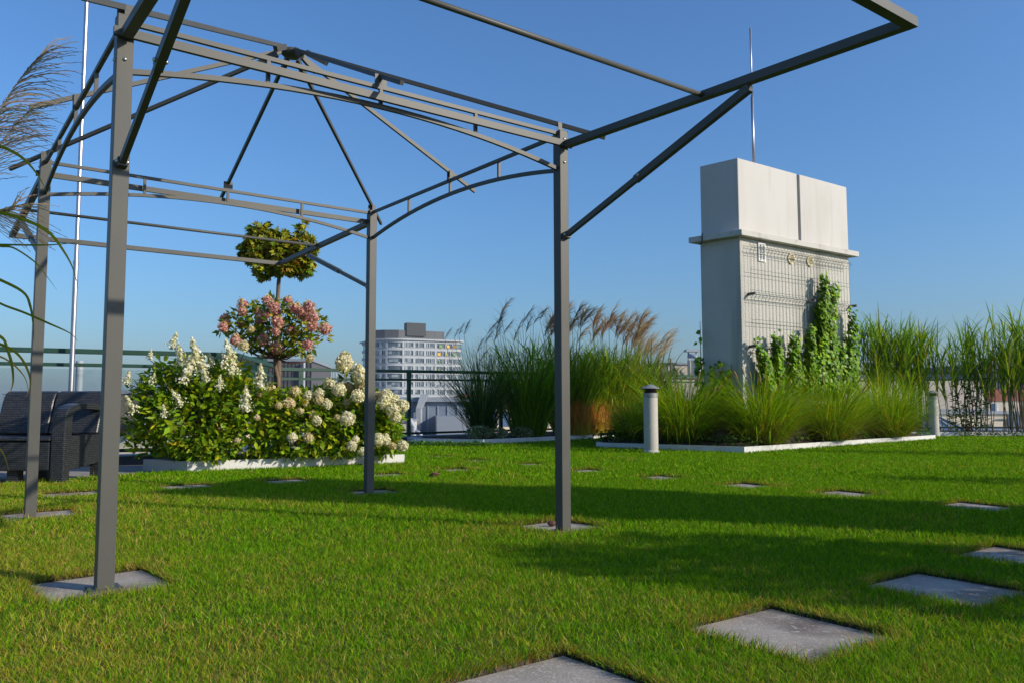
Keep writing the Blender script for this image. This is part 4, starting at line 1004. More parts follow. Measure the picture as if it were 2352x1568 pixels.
    m = 16; squares(nb, np.stack([RNG.uniform(8.9, 12, m), RNG.uniform(16.02, 16.2, m), RNG.uniform(.1, .16, m)], 1), RNG.normal(0, .3, (m, 3)) + A([0, -.8, .6]), np.full(m, .016), np.full((m, 3), .6))
    tag(nb.build('daisies', M['leaf'], None, (10, 16.2, 0)), 'low dark mat with small white flowers along the right planter', 'ground cover', None, 'stuff')
vines()

# ------------------------------------------------------------------ foreground miscanthus at the left edge
def near_grass():
    b = Vector((-2.05, 1.75, 0))
    t = thing('miscanthus_clump', 'tall miscanthus clump leaning in close to the camera at the left edge', 'ornamental grass', b, 'plumed miscanthus clumps')
    nb = NB(); blades(nb, b, 90, .14, (1.0, 1.6), .012, (.05, .3), (.1, .7), GREENS, (2, 4, 3, 1), 9)
    GR = A([.12, .17, .02]); YL = A([.26, .22, .035])
    def blade(pts, Y, w, col, tipc=None):
        # smooth curve through pixel-measured points at distance Y, a ribbon with a fold
        ps = [A(at(px, py, Y + dy)) for px, py, dy in pts]
        ps = A(ps); tt = np.linspace(0, len(ps) - 1, 22)
        C = []
        for v in tt:
            i = min(int(v), len(ps) - 2); f = v - i
            p0, p1, p2, p3 = ps[max(i - 1, 0)], ps[i], ps[i + 1], ps[min(i + 2, len(ps) - 1)]
            C.append(.5 * ((2 * p1) + (p2 - p0) * f + (2 * p0 - 5 * p1 + 4 * p2 - p3) * f * f + (3 * p1 - p0 - 3 * p2 + p3) * f ** 3))
        C = A(C); T = unit(np.gradient(C, axis=0)); sd = unit(np.cross(T, A([.2, .8, .55])))
        pr = np.minimum(1, (1 - np.linspace(0, 1, 22)) * 2.2 + .04)[:, None] * w / 2
        V = np.stack([C - sd * pr, C + A([0, .3, -.2]) * pr * .5, C + sd * pr], 1)
        idx = np.arange(66).reshape(22, 3)
        Fq = np.concatenate([np.stack([idx[:-1, k], idx[:-1, k + 1], idx[1:, k + 1], idx[1:, k]], 1) for k in (0, 1)])
        f = np.linspace(0, 1, 22)[:, None] ** 2; cc = col * (1 - f) + (tipc if tipc is not None else col) * f
        nb.add(V.reshape(-1, 3), Fq, np.repeat(cc[:, None], 3, 1).reshape(-1, 3))
    BR = A([.28, .16, .05])
    blade([(-60, 322, 0), (0, 336, 0), (50, 362, 0), (85, 400, 0), (108, 442, 0)], 1.95, .009, GR)
    blade([(-60, 480, 0), (0, 488, 0), (60, 506, 0), (112, 534, 0), (145, 575, 0), (168, 618, 0), (180, 665, 0)], 1.8, .010, GR * 1.1, YL)
    blade([(-60, 560, 0), (0, 562, 0), (110, 563, 0), (190, 556, 0)], 2.0, .005, GR)
    blade([(-60, 560, 0), (0, 566, 0), (32, 570, 0), (80, 602, 0), (105, 632, 0), (132, 668, 0)], 2.1, .006, GR)
    blade([(-60, 620, 0), (0, 643, 0), (54, 672, 0), (70, 705, 0), (76, 745, 0), (78, 785, 0)], 1.8, .009, GR)
    blade([(-60, 660, 0), (0, 697, 0), (55, 718, 0), (110, 742, 0), (160, 765, 0), (180, 785, 0)], 1.85, .007, GR * .9)
    blade([(-80, 735, 0), (0, 772, 0), (16, 800, 0), (27, 835, 0), (30, 875, 0), (22, 905, 0)], 1.75, .010, GR * 1.2, BR)
    blade([(-60, 780, 0), (0, 790, 0), (40, 812, 0), (62, 845, 0), (70, 880, 0), (60, 912, 0)], 1.85, .009, GR, BR)
    blade([(-60, 805, 0), (0, 818, 0), (35, 840, 0), (58, 868, 0), (66, 900, 0)], 1.9, .006, YL, BR)
    blade([(-40, 1000, 0), (0, 1030, 0), (15, 1060, 0), (20, 1085, 0)], 1.9, .005, YL, BR)
    nb.build('blades', M['blade'], t)
    # three plumes: a curved rachis with one-sided strands
    nbp = NB()
    PC = [(.26, .20, .165), (.20, .175, .155), (.34, .25, .17)]
    def strand(p0, p1, sag, w, col):
        n = 16; f = np.linspace(0, 1, n)[:, None]
        C = p0 * (1 - f) + p1 * f + A([0, 0, 1]) * (sag * 4 * f * (1 - f)) + RNG.normal(0, .0007, (n, 3))
        T = unit(np.gradient(C, axis=0)); sd = unit(np.cross(T, A([.1, 1, .2])))
        ww = (w * (.75 + .5 * (np.arange(n) % 2)) * np.linspace(1, .5, n))[:, None] / 2
        V = np.stack([C - sd * ww, C + sd * ww], 1); idx = np.arange(2 * n).reshape(n, 2)
        nbp.add(V.reshape(-1, 3), np.stack([idx[:-1, 0], idx[:-1, 1], idx[1:, 1], idx[1:, 0]], 1), np.repeat(A([col]), 2 * n, 0))
    def plume(axis, ends, Y, n, sag):
        """axis: pixels of the rachis; ends: (px,py) range line of the strand tips"""
        nonlocal nbp
        nbp = NB(); ax = A([A(at(px, py, Y)) for px, py in axis]); L = len(ax) - 1
        for k in range(n):
            f = k / (n - 1); v = f * L * .97; i = min(int(v), L - 1); p0 = ax[i] + (ax[i + 1] - ax[i]) * (v - i)
            g = f * (len(ends) - 1); j = min(int(g), len(ends) - 2); e = A(ends[j]) + (A(ends[j + 1]) - A(ends[j])) * (g - j)
            q = A(at(e[0] + RNG.normal(0, 12), e[1] + RNG.normal(0, 7), Y + RNG.normal(0, .06)))
            q = p0 + (q - p0) * RNG.uniform(.6, 1.05)
            strand(p0, q, sag * RNG.uniform(.4, 1.3), .0024, pick(1, PC, (3, 2, 2), .15)[0])
        for i in range(L): strand(ax[i], ax[i + 1], 0, .0035, A(PC[1]))
        nbp.build('plume', M['plume'], t)
    plume([(-70, 330), (-10, 262), (30, 205), (62, 160), (95, 128)], [(95, 345), (130, 318), (160, 250), (172, 205), (182, 148), (176, 105), (160, 94)], 2.0, 64, .018)
    plume([(-60, 430), (-10, 345), (30, 290), (70, 252)], [(70, 395), (115, 320), (138, 300), (150, 262), (145, 230)], 2.05, 44, .012)
    plume([(-110, 470), (-40, 482), (5, 486), (35, 482)], [(100, 610), (140, 575), (150, 545), (140, 500), (90, 452), (60, 425)], 1.9, 44, .014)
    plume([(-90, 440), (-40, 330), (-5, 270), (20, 220)], [(60, 330), (75, 290), (95, 250), (110, 200)], 2.1, 40, .012)
near_grass()

# ------------------------------------------------------------------ rattan sofa
def sofa():
    b = Vector((-4.32, 7.3, 0)); m = M['rattan']
    t = thing('rattan_sofa', 'charcoal woven rattan two-seat sofa on the terrace at the left edge', 'sofa', b)
    x0, x1 = -4.79, -3.85; yf, yb = 6.95, 7.72; aw = .115; xm = -4.32
    def curved(xa, xb):      # backrest panel, curved over at the top
        prof = [(7.50, .42), (7.555, .60), (7.60, .74), (7.635, .80), (7.68, .825), (7.725, .81), (7.74, .76), (7.72, .60), (7.66, .42)]
        n = len(prof); vs = [(x, y, z) for x in (xa, xb) for y, z in prof]
        return MB().add(vs, [tuple(range(n)), tuple(range(2 * n - 1, n - 1, -1))] + [(i, n + i, n + (i + 1) % n, (i + 1) % n) for i in range(n)])
    curved(x0 - .02, xm - .004).build('back_panel', m, t, bevel=.02, seg=3); curved(xm + .004, x1 - .005).build('back_panel', m, t, bevel=.02, seg=3)
    MB().box((-4.44, 7.22, .395), (.94, .56, .03)).build('seat', m, t, bevel=.008)
    MB().box((-4.44, 7.22, .25), (.935, .53, .25)).build('front_panel', m, t, bevel=.015)
    MB().box((-4.44, 7.64, .28), (.935, .05, .3)).build('rear_panel', m, t)
    for xa, xb in ((-5.03, -4.915), (x1 - aw, x1)):
        # side frame: front leg rising into a curved arm, panel below, opening between
        outer = [(yf, .002), (yf, .40), (yf + .012, .60), (yf + .05, .655), (yf + .12, .685), (yf + .25, .705), (yf + .42, .705), (7.60, .69), (7.60, .64), (yf + .30, .652), (yf + .17, .640), (yf + .125, .60), (yf + .115, .40), (yf + .10, .002)]
        n = len(outer); vs = [(x, y, z) for x in (xa, xb) for y, z in outer]
        ar = MB().add(vs, [tuple(range(n - 1, -1, -1)), tuple(range(n, 2 * n))] + [(i, (i + 1) % n, n + (i + 1) % n, n + i) for i in range(n)])
        ar.build('armrest', m, t, bevel=.008)
        xc = (xa + xb) / 2
        sp = [(yf + .10, .12), (yf + .10, .42), (7.66, .42), (7.70, .17)]
        MB().add([(x, y, z) for x in (xc - .045, xc + .050) for y, z in sp], [(3, 2, 1, 0), (4, 5, 6, 7)] + [(i, (i + 1) % 4, 4 + (i + 1) % 4, 4 + i) for i in range(4)]).build('side_panel', m, t)
        MB().box((xc, 7.64, .21), (.10, .09, .42)).build('leg', m, t)
    MB().box((-4.32, 7.05, .07), (.09, .09, .13)).build('leg', m, t); MB().box((-4.32, 7.5, .07), (.09, .09, .13)).build('leg', m, t)
sofa()

# ------------------------------------------------------------------ flagpole, bollards
fp = at(163, 890, 9.0)
solo('flagpole', MB().tube([(fp.x, 9.0, .0), (fp.x, 9.0, 2.3)], .027, 16).tube([(fp.x, 9.0, 2.3), (fp.x, 9.0, 6.6)], .023, 16).tube([(fp.x, 9.0, 2.27), (fp.x, 9.0, 2.31)], .030, 16), M['steel_pole'], 'tall silver pole in front of the glass railing, behind the sofa', 'pole', (fp.x, 9.0, 0), smooth=False)
def bollard(px, py, label, src=[None]):
    p = ground(px, py)
    if src[0] is None:
        t = thing('bollard_light', label, 'bollard', p, 'grey bollards with cone caps'); h = .78; r = .098
        c = (p.x, p.y, 0)
        MB().lathe(c, [(.115, .0), (.112, .04), (r + .004, .055), (r, .06), (r, h), (r - .01, h + .002)], 28).build('shaft', M['lamp_body'], t, smooth=False)
        MB().lathe(c, [(r + .004, h + .004), (r + .006, h + .06), (r - .01, h + .062)], 28).build('collar', M['lamp_cap'], t)
        mb = MB()
        for k in range(4): mb.lathe(c, [(.075, h + .064 + k * .014), (.095 + k * .008, h + .070 + k * .014), (.075, h + .074 + k * .014)], 28)
        mb.lathe(c, [(.07, h + .06), (.07, h + .125)], 20)
        mb.build('louvre', M['lamp_dark'], t)
        MB().lathe(c, [(.02, h + .122), (.132, h + .120), (.134, h + .126), (.07, h + .158), (.028, h + .178), (.004, h + .184)], 28).build('cap', M['lamp_cap'], t)
        for o in t.children:
            o.data.polygons.foreach_set('use_smooth', [len(f.vertices) == 4 for f in o.data.polygons])
            md = o.modifiers.new('edge', 'EDGE_SPLIT'); md.split_angle = math.radians(35)
        src[0] = t
    else:
        t = src[0].copy(); COL.objects.link(t); t.location = p; t['label'] = label
        for ch in src[0].children: c = ch.copy(); COL.objects.link(c); c.parent = t
bollard(1496, 1042, 'nearer of the two grey bollards, in front of the tower planter')
bollard(2146, 1004, 'farther of the two grey bollards, in front of the reeds')

# ------------------------------------------------------------------ city beyond the roof
def quad_px(px0, px1, Y, depth, ang=.0):      # footprint whose front edge runs from px0 to px1 at distance Y, turned by ang
    p0 = Vector((at(px0, 929, Y).x, Y)); e = Vector((math.cos(ang), math.sin(ang)))
    r = ray(px1, 929); k = (p0.x * r.y - p0.y * r.x) / (e.y * r.x - e.x * r.y); p1 = p0 + e * k
    n = Vector((-e.y, e.x)) * depth
    return [tuple(p0), tuple(p1), tuple(p1 + n), tuple(p0 + n)]
C_ = {}
C_['white_cladding'] = mat('office_white', (.35, .375, .39), .6, 0, [(.4, (.31, .33, .345), .5, .7)])
C_['pier'] = mat('office_pier', (.26, .29, .32), .6)
C_['charcoal'] = mat('office_charcoal', (.055, .060, .066), .6, 0, [(.8, (.075, .08, .088), .45, .65, (3, 3, .1))])
C_['beige'] = mat('beige_concrete', (.50, .44, .37), .85, 0, [(.5, (.42, .37, .31), .5, .7), (2.5, (.36, .31, .26), .6, .75, (1, 1, .3))])
C_['bluegrey'] = mat('blue_grey_metal', (.15, .19, .25), .55, .1, [(.6, (.18, .22, .28), .45, .7)])
C_['palegrey'] = mat('pale_grey_metal', (.25, .28, .32), .5, .2)
C_['redroof'] = mat('red_roof', (.30, .085, .055), .8, 0, [(2, (.22, .07, .05), .45, .7)])
C_['brownroof'] = mat('brown_roof', (.13, .095, .065), .85, 0, [(3, (.09, .07, .05), .45, .7)])
C_['cream'] = mat('cream_wall', (.58, .50, .38), .85)
C_['darkgrid'] = mat('dark_cladding', (.085, .08, .085), .6)
C_['pipe'] = mat('galvanised_duct', (.28, .30, .33), .6, .3)
C_['white_paint'] = mat('white_metal', (.30, .32, .34), .5)
C_['skylight'] = mat('blue_glazing', (.08, .14, .26), .15, 0, None, None, .8)
C_['yellow'] = mat('yellow_panel', (.70, .38, .03), .5); C_['green'] = mat('green_panel', (.15, .28, .05), .5)
def stripes(name, cols, period, vert=True, rough=.15):
    """glazing with real colour differences between panes: random colour per pane along x+y"""
    m, nt, b = newmat(name); tc = nt.nodes.new('ShaderNodeTexCoord'); sep = nt.nodes.new('ShaderNodeSeparateXYZ'); nt.links.new(tc.outputs['Object'], sep.inputs[0])
    a = nt.nodes.new('ShaderNodeMath'); a.operation = 'MULTIPLY'; a.inputs[1].default_value = 1 / period; nt.links.new(sep.outputs[0], a.inputs[0])
    fl = nt.nodes.new('ShaderNodeMath'); fl.operation = 'FLOOR'; nt.links.new(a.outputs[0], fl.inputs[0])
    z = nt.nodes.new('ShaderNodeMath'); z.operation = 'MULTIPLY'; z.inputs[1].default_value = .6; nt.links.new(sep.outputs[2], z.inputs[0])
    fz = nt.nodes.new('ShaderNodeMath'); fz.operation = 'FLOOR'; nt.links.new(z.outputs[0], fz.inputs[0])
    cb = nt.nodes.new('ShaderNodeCombineXYZ'); nt.links.new(fl.outputs[0], cb.inputs[0]); nt.links.new(fz.outputs[0], cb.inputs[2])
    wn = nt.nodes.new('ShaderNodeTexWhiteNoise'); nt.links.new(cb.outputs[0], wn.inputs['Vector'])
    cr = nt.nodes.new('ShaderNodeValToRGB'); cr.color_ramp.interpolation = 'CONSTANT'
    el = cr.color_ramp.elements
    while len(el) < len(cols): el.new(.5)
    for i, c in enumerate(cols): el[i].position = i / len(cols); el[i].color = (*c, 1)
    nt.links.new(wn.outputs['Value'], cr.inputs[0]); nt.links.new(cr.outputs[0], b.inputs['Base Color'])
    b.inputs['Roughness'].default_value = rough; b.inputs['Specular IOR Level'].default_value = .6
    return m
C_['panes'] = stripes('office_panes', [(.075, .105, .135), (.11, .14, .17), (.05, .07, .095), (.20, .24, .26), (.09, .12, .15), (.06, .085, .11), (.28, .33, .33), (.13, .16, .19)], 1.35)
C_['bluepanes'] = stripes('blue_tower_panes', [(.06, .11, .17), (.09, .15, .22), (.05, .09, .14), (.11, .18, .25)], 2.2)

def office():
    Y = 350.0
    P0 = Vector((at(905, 929, Y).x, Y)); e = Vector((math.cos(.44), math.sin(.44)))
    def run(px): r = ray(px, 929); k = (P0.x * r.y - P0.y * r.x) / (e.y * r.x - e.x * r.y); return k
    Lr = run(1067); f = Vector((math.cos(2.86), math.sin(2.86))); Ll = 9.5; R = 5.0; dep = 22.0
    n = Vector((-e.y, e.x))
    def outline(o):       # rounded corner in plan, offset outwards by o
        a = P0 + f * Ll; pts = [a, P0 + f * R]
        for i in range(1, 8):
            t = i / 8; pts.append((P0 + f * R) * (1 - t) ** 2 + P0 * 2 * t * (1 - t) + (P0 + e * R) * t * t)
        pts += [P0 + e * R, P0 + e * (Lr - R)]
        c = P0 + e * Lr
        for i in range(1, 8):
            t = i / 8; pts.append((P0 + e * (Lr - R)) * (1 - t) ** 2 + c * 2 * t * (1 - t) + (c + n * R) * t * t)
        pts += [c + n * R, c + n * dep, a + n * dep]
        return offs([tuple(p) for p in pts], o)
    zr = at(905, 779, Y).z; fl = 18.05 * Y / F
    t = thing('office_tower', 'white office tower with banded windows and a black rooftop box, left of centre', 'building', (P0.x, P0.y + 10, -22))
    MB().prism(outline(-.9), -22, zr - .2).build('core', C_['charcoal'], t)
    MB().prism(outline(.9), zr - .2, zr + .5).build('roof_slab', C_['white_cladding'], t)
    for k in range(13):
        z1 = zr - 1.2 - k * fl
        if z1 < -20: break
        zg = z1 - fl * .66
        MB().prism(outline(-.45), zg, z1).build('corner_glazing', C_['panes'], t)
        MB().prism(outline(0), z1, z1 + fl * .34 - .01 if k else zr - .21).build('spandrel', C_['white_cladding'], t)
        for (a, b, nbay) in ((P0 + e * R * .8, P0 + e * (Lr - R * .8), 5), (P0 + f * R * .8, P0 + f * Ll, 2)):
            d = (b - a); ang = math.atan2(d.y, d.x); nn = Vector((d.y, -d.x)).normalized(); nn = nn if nn.y < 0 else -nn
            for i in range(nbay):
                q0, q1 = a + d * (i / nbay), a + d * ((i + 1) / nbay); c = (q0 + q1) / 2; wl = (q1 - q0).length
                wd = MB().box((c.x - nn.x * .25, c.y - nn.y * .25, (zg + z1) / 2), (wl - 1.0, .12, z1 - zg - .02), ang).build('window', C_['panes'], t)
                fr = MB(); fr.beam((*(q0 + d.normalized() * .5), zg + .12), (*(q1 - d.normalized() * .5), zg + .12), .3, .22)
                for u in range(1, int(wl / 1.0)):
                    if random.random() < .35: continue
                    q = q0 + d.normalized() * (u * 1.0); fr.box((q.x, q.y, (zg + z1) / 2), (random.choice((.28, .28, .5)), .26, z1 - zg - .03), ang)
                fr.build('window_fins', C_['pier'], wd)
                MB().box((q0.x, q0.y, (zg + z1) / 2), (.95, .36, z1 - zg - .01), ang).build('pier', C_['white_cladding'], t)
        if k < 4:
            for i in range((5, 4, 1, 1)[k]):
                s = Lr * random.uniform(.6, .97); q = P0 + e * min(s, Lr - R)
                MB().box((q.x + e.y * .28, q.y - e.x * .28, zg + .9), (random.choice((.8, 1.5)), .3, 1.2), .44).build('coloured_panel', C_['yellow' if i % 3 else 'green'], t)
    # setback plant storey and the box
    pl = [P0 + f * 8 + n * 4, P0 + f * 3.5 + n * 4, P0 + e * 3 + n * 4, P0 + e * (Lr - 8) + n * 5, P0 + e * (Lr - 8) + n * 17, P0 + f * 8 + n * 17]
    hp = 24 * Y / F
    MB().prism([tuple(p) for p in pl], zr + .5, zr + hp).build('plant_storey', C_['charcoal'], t)
    bx = quad_px(933, 977, Y + 6, 4, .44)
    zb0, zb1 = at(940, 771, Y + 6).z, at(940, 741, Y + 6).z
    MB().prism(bx, zb0, zb1).build('rooftop_box', mat('black_box', (.022, .025, .028), .6), t)
    for k in range(6):
        q = Vector(bx[0]).lerp(Vector(bx[1]), (k + .5) / 6)
        MB().box((q.x, q.y + 2, (zr + .5 + zb0) / 2), (.4, .4, zb0 - zr - .5), .44).build('box_leg', C_['charcoal'], t)
office()

def city():
    # metal clad hall behind the railing
    q = quad_px(880, 1085, 42, 14, .12); z = at(900, 922, 42).z
    t = thing('metal_hall', 'blue-grey metal clad hall below the office tower', 'building', (q[0][0], 48, -22))
    MB().prism(q, -22, z).build('wall', C_['bluegrey'], t)
    MB().prism(offs(q, .25), z + .004, z + .25).build('roof_edge', C_['palegrey'], t)
    for k in range(9):
        a = Vector(q[0]).lerp(Vector(q[1]), (k + .5) / 9); MB().box((a.x, a.y - .02, z - 3.2), (.06, .06, 6), .12).build('cladding_joint', C_['palegrey'], t)
    a, a2 = at(957, 929, 41.6), at(968, 929, 41.6); MB().prism([(a.x, 41.3), (a2.x, 41.3), (a2.x, 42), (a.x, 42)], -6, z - .35).add([(a.x, 41.3, z - .34), (a2.x, 41.3, z - .34), (a2.x, 42.2, z - .34), (a.x, 42.2, z - .34), (a.x + .2, 41.6, z + .4), (a2.x + .35, 41.6, z + .4), (a2.x + .35, 42.2, z + .4), (a.x + .2, 42.2, z + .4)], [(3, 2, 1, 0), (4, 5, 6, 7), (0, 1, 5, 4), (1, 2, 6, 5), (2, 3, 7, 6), (3, 0, 4, 7)]).build('duct', C_['white_paint'], t)
    q = quad_px(1003, 1120, 39, 10, .12)
    solo('pale_hall', MB().prism(q, -22, at(1010, 955, 39).z), C_['palegrey'], 'pale grey metal hall seen through the loose miscanthus clump', 'building', (q[0][0], 42, -22))
    # beige plant room with ducts
    q = quad_px(883, 941, 30, 4, .05); z = at(900, 969, 30).z
    t = thing('plant_room', 'low beige plant room with bent ducts behind the railing', 'building', (q[0][0], 31, -22))
    MB().prism(q, -22, z).build('wall', C_['beige'], t); MB().prism(offs(q, .06), z + .003, z + .07).build('coping', C_['palegrey'], t)
    mb = MB()
    for k in range(4):
        a = at(902 + k * 7, 1000, 29.7)
        mb.tube([(a.x, 29.7, z - 1.4), (a.x, 29.7, z - .52), (a.x - .05, 29.72, z - .44), (a.x - .14, 29.75, z - .42), (a.x - .3, 29.9, z - .42)], .055, 10)
    mb.build('ducts', C_['pipe'], t, smooth=True)
    a = at(949, 1000, 29.6); MB().tube([(a.x, 29.6, z - 3), (a.x, 29.6, z - .15), (a.x - .1, 29.6, z + .05), (a.x - .3, 29.6, z + .08)], .13, 12).tube([(a.x + .25, 29.6, z - 3), (a.x + .25, 29.6, z - .4), (a.x + .05, 29.6, z - .3)], .10, 12).build('ducts', C_['pipe'], t, smooth=True)
    # red roofed house in the gap of the grasses
    q = quad_px(1085, 1290, 75, 10, .3); z = at(1100, 921, 75).z
    t = thing('red_roofed_house', 'red-roofed house glimpsed between the miscanthus clumps', 'house', (q[0][0], 80, -22))
    MB().prism(q, -22, z).build('wall', C_['cream'], t)
    zt = at(1120, 902, 75).z; m0 = Vector(q[0]).lerp(Vector(q[3]), .5); m1 = Vector(q[1]).lerp(Vector(q[2]), .5); o = offs(q, .4)
    MB().add([(*o[0], z + .01), (*o[1], z + .01), (*o[2], z + .01), (*o[3], z + .01), (m0.x, m0.y, zt), (m1.x, m1.y, zt)], [(0, 1, 5, 4), (2, 3, 4, 5), (0, 4, 3), (1, 2, 5), (3, 2, 1, 0)]).build('roof', C_['redroof'], t)
    for k in range(7):
        a = Vector(q[0]).lerp(Vector(q[1]), (k + .5) / 7)
        for zz in (z - 1.6, z - 4.6): w_ = MB().box((a.x + .02, a.y - .03, zz), (.9, .12, 1.4), .3).build('window', C_['skylight'], t)
    # beige block right of the plumes
    q = quad_px(1430, 1665, 46, 12, .1); z = at(1560, 836, 46).z
    t = thing('beige_rooftop_block', 'beige flat-roofed block between the plumes and the concrete tower', 'building', (q[0][0], 50, -22))
    MB().prism(q, -22, z).build('wall', C_['beige'], t); MB().prism(offs(q, .08), z + .003, z + .10).build('coping', C_['palegrey'], t)
    q2 = quad_px(1420, 1680, 42, 3.6, .1); z2 = at(1560, 866, 42).z
    MB().prism(q2, -22, z2).build('lower_wall', C_['beige'], t); MB().prism(offs(q2, .06), z2 + .003, z2 + .12).build('lower_coping', C_['white_paint'], t)
    a = at(1596, 860, 45.6); MB().box((a.x, 45.6, z - .65), (.7, .5, 1.7), .1).build('chimney', C_['beige'], t)
    MB().tube([(a.x + .15, 45.3, z - 2), (a.x + .15, 45.3, z + .2), (a.x - .05, 45.35, z + .42), (a.x - .4, 45.5, z + .45)], .13, 10).build('flue_pipe', C_['pipe'], t, smooth=True)
    MB().box((a.x - .1, 45.8, z + .75), (.8, .5, .12), .1).tube([(a.x - .3, 45.8, z + .1), (a.x - .3, 45.8, z + .7)], .05).tube([(a.x + .15, 45.8, z + .1), (a.x + .15, 45.8, z + .7)], .05).build('rain_hood', C_['pipe'], t)
    # antenna mast with a pigeon on its boom
    a = at(1541, 900, 22); zt = at(1541, 822, 22).z
    t = thing('antenna_mast', 'thin antenna mast standing beyond the railing, left of the tower', 'antenna', (a.x, 22, -5)); k = mat('mast_brown', (.09, .06, .05), .7, .3)
    MB().tube([(a.x, 22, -5), (a.x, 22, zt)], .022, 8).build('mast', k, t)
    mb = MB(); zb = at(1541, 869, 22).z; mb.tube([(a.x - .05, 22, zb), (a.x + .85, 22, zb - .03)], .012, 6)
    for i in range(14): mb.tube([(a.x + .03 + i * .06, 21.9, zb), (a.x + .03 + i * .06, 22.1, zb)], .006, 4)
    mb.build('aerial', k, t)
    mb = MB(); zz = at(1541, 834, 22).z; mb.tube([(a.x - .16, 22, zz - .03), (a.x + .06, 22, zz + .02)], .016, 6)
    for s in (-1, 1): mb.tube([(a.x - .12, 22 - .12, zz - .02 + s * .02), (a.x - .12, 22 + .12, zz - .02 + s * .05)], .007, 4)
    mb.build('aerial', k, t)
    pb = Vector((a.x + .33, 22, zb + .02))
    t = thing('pigeon', 'grey pigeon perched on the antenna boom beyond the railing', 'bird', pb); pm = mat('pigeon_grey', (.13, .12, .125), .8, 0, [(30, (.2, .19, .19), .45, .6)])
    prof = [((.15, -.035), .006), ((.10, -.005), .028), ((.05, .045), .052), ((0, .085), .058), ((-.035, .125), .042), ((-.05, .155), .026), ((-.052, .178), .026), ((-.062, .195), .02), ((-.088, .188), .004)]
    MB().tube([pb + Vector((x, 0, z + .02)) for (x, z), r in prof], [r for _, r in prof], 10).build('body', pm, t, smooth=True)
    MB().tube([pb, pb + Vector((0, .0, .06))], .006, 5).build('leg', C_['redroof'], t); MB().tube([pb + Vector((.01, .025, 0)), pb + Vector((.01, .025, .06))], .006, 5).build('leg', C_['redroof'], t)
    # big beige building right
    q = quad_px(1945, 2262, 44, 14, .04); z = at(2100, 869, 44).z
    t = thing('concrete_warehouse', 'large blank beige building behind the reeds', 'building', (q[0][0] + 4, 50, -22))
    MB().prism(q, -22, z).build('wall', C_['beige'], t)
    q2 = quad_px(1940, 2105, 46, 9, .04); zt = at(2000, 831, 46).z
    MB().prism(q2, z + .01, zt - .5).build('upper_storey', C_['beige'], t); MB().prism(offs(q2, .3), zt - .495, zt - .25).build('roof_edge', C_['palegrey'], t)
    for k in range(4):
        a = Vector(q2[0]).lerp(Vector(q2[1]), (k + .6) / 4.5); MB().box((a.x, a.y - .04, (z + zt) / 2 - .25), (1.1, .1, .35), .04).build('window', C_['bluegrey'], t)
    MB().box(((q[0][0] + q[1][0]) / 2, 43.9, at(2100, 986 - 50, 44).z - .15), (q[1][0] - q[0][0], .3, .18), .04).build('ledge', C_['palegrey'], t)
    # low beige front with parapet
    q = quad_px(2090, 2420, 34, 3, .0); z = at(2200, 950, 34).z
    t = thing('low_annex', 'low cream annex with white coping behind the reeds', 'building', (q[0][0] + 3, 35, -22))
    MB().prism(q, -22, z).build('wall', C_['cream'], t); MB().prism(offs(q, .08), z + .003, z + .1).build('coping', C_['white_paint'], t)
    a = at(2330, 968, 33.9); MB().box((a.x + .25, 33.8, a.z), (1.15, .1, .62)).build('sign_panel', mat('sign_blue_grey', (.12, .16, .23), .5), t)
    for s in (-.02, .02): MB().box((a.x + .25 + s * 5, 33.74, a.z), (.02, .02, .6)).build('panel_joint', C_['palegrey'], t)
    # letter K on the panel
    kx = at(2352 - 3, 962, 33.7); mb = MB(); s = .10
    mb.beam((kx.x, 33.72, kx.z - s), (kx.x, 33.72, kx.z + s), .02, .035); mb.beam((kx.x + .015, 33.72, kx.z), (kx.x + .11, 33.72, kx.z + s), .02, .03); mb.beam((kx.x + .015, 33.72, kx.z), (kx.x + .11, 33.72, kx.z - s), .02, .03)
    mb.build('letter', C_['charcoal'], t)
    MB().box((a.x - .75, 33.85, a.z - .12), (.5, .1, .3)).build('window', C_['cream'], t)
    # blue glass skylights
    for i, (px0, px1, Y, lb) in enumerate(((2062, 2140, 27, 'blue glass roof light left of the far bollard'), (2135, 2225, 25, 'blue glass roof light with white bars right of the far bollard'))):
        q = quad_px(px0, px1, Y, 2.2, .0); zb = at(px0, 992, Y).z; zt = at(px0, 950, Y).z
        t = thing('roof_light', lb, 'skylight', (q[0][0], Y, zb), 'blue glass roof lights')
        m0 = (Vector(q[0]) + Vector(q[1])) / 2 + Vector((0, 1.1))
        MB().add([(*q[0], zb), (*q[1], zb), (*q[2], zb), (*q[3], zb), (m0.x, m0.y, zt)], [(0, 1, 4), (1, 2, 4), (2, 3, 4), (3, 0, 4), (3, 2, 1, 0)]).build('glazing', C_['skylight'], t)
        mb = MB()
        for c in q: mb.beam((*c, zb + .02), (m0.x, m0.y, zt + .03), .05, .05)
        for c, d in zip(q, q[1:] + q[:1]): mb.beam((*c, zb + .02), (*d, zb + .02), .06, .06)
        f0, f1 = Vector((*q[0], zb)), Vector((*q[1], zb))
        for f in (.33, .66): mb.beam(f0.lerp(f1, f) + Vector((0, -.02, .02)), Vector((m0.x, m0.y - .02, zt)), .035, .035)
        mb.build('glazing_bars', C_['white_paint'], t)
    q = quad_px(2000, 2500, 23.5, 12, 0); solo('lower_roof', MB().prism(q, -22, at(2100, 992, 23.5).z), C_['palegrey'], 'pale flat roof carrying the glass roof lights', 'building', (q[0][0] + 2, 28, -22))
    # blue glass tower and red facade
    q = quad_px(2276, 2420, 120, 20, .05); z = at(2300, 846, 120).z
    t = thing('blue_glass_building', 'dark blue glass office block at the right edge, behind the reeds', 'building', (q[0][0] + 5, 128, -22))
    MB().prism(q, -22, z).build('facade', C_['bluepanes'], t)
    mb = MB()
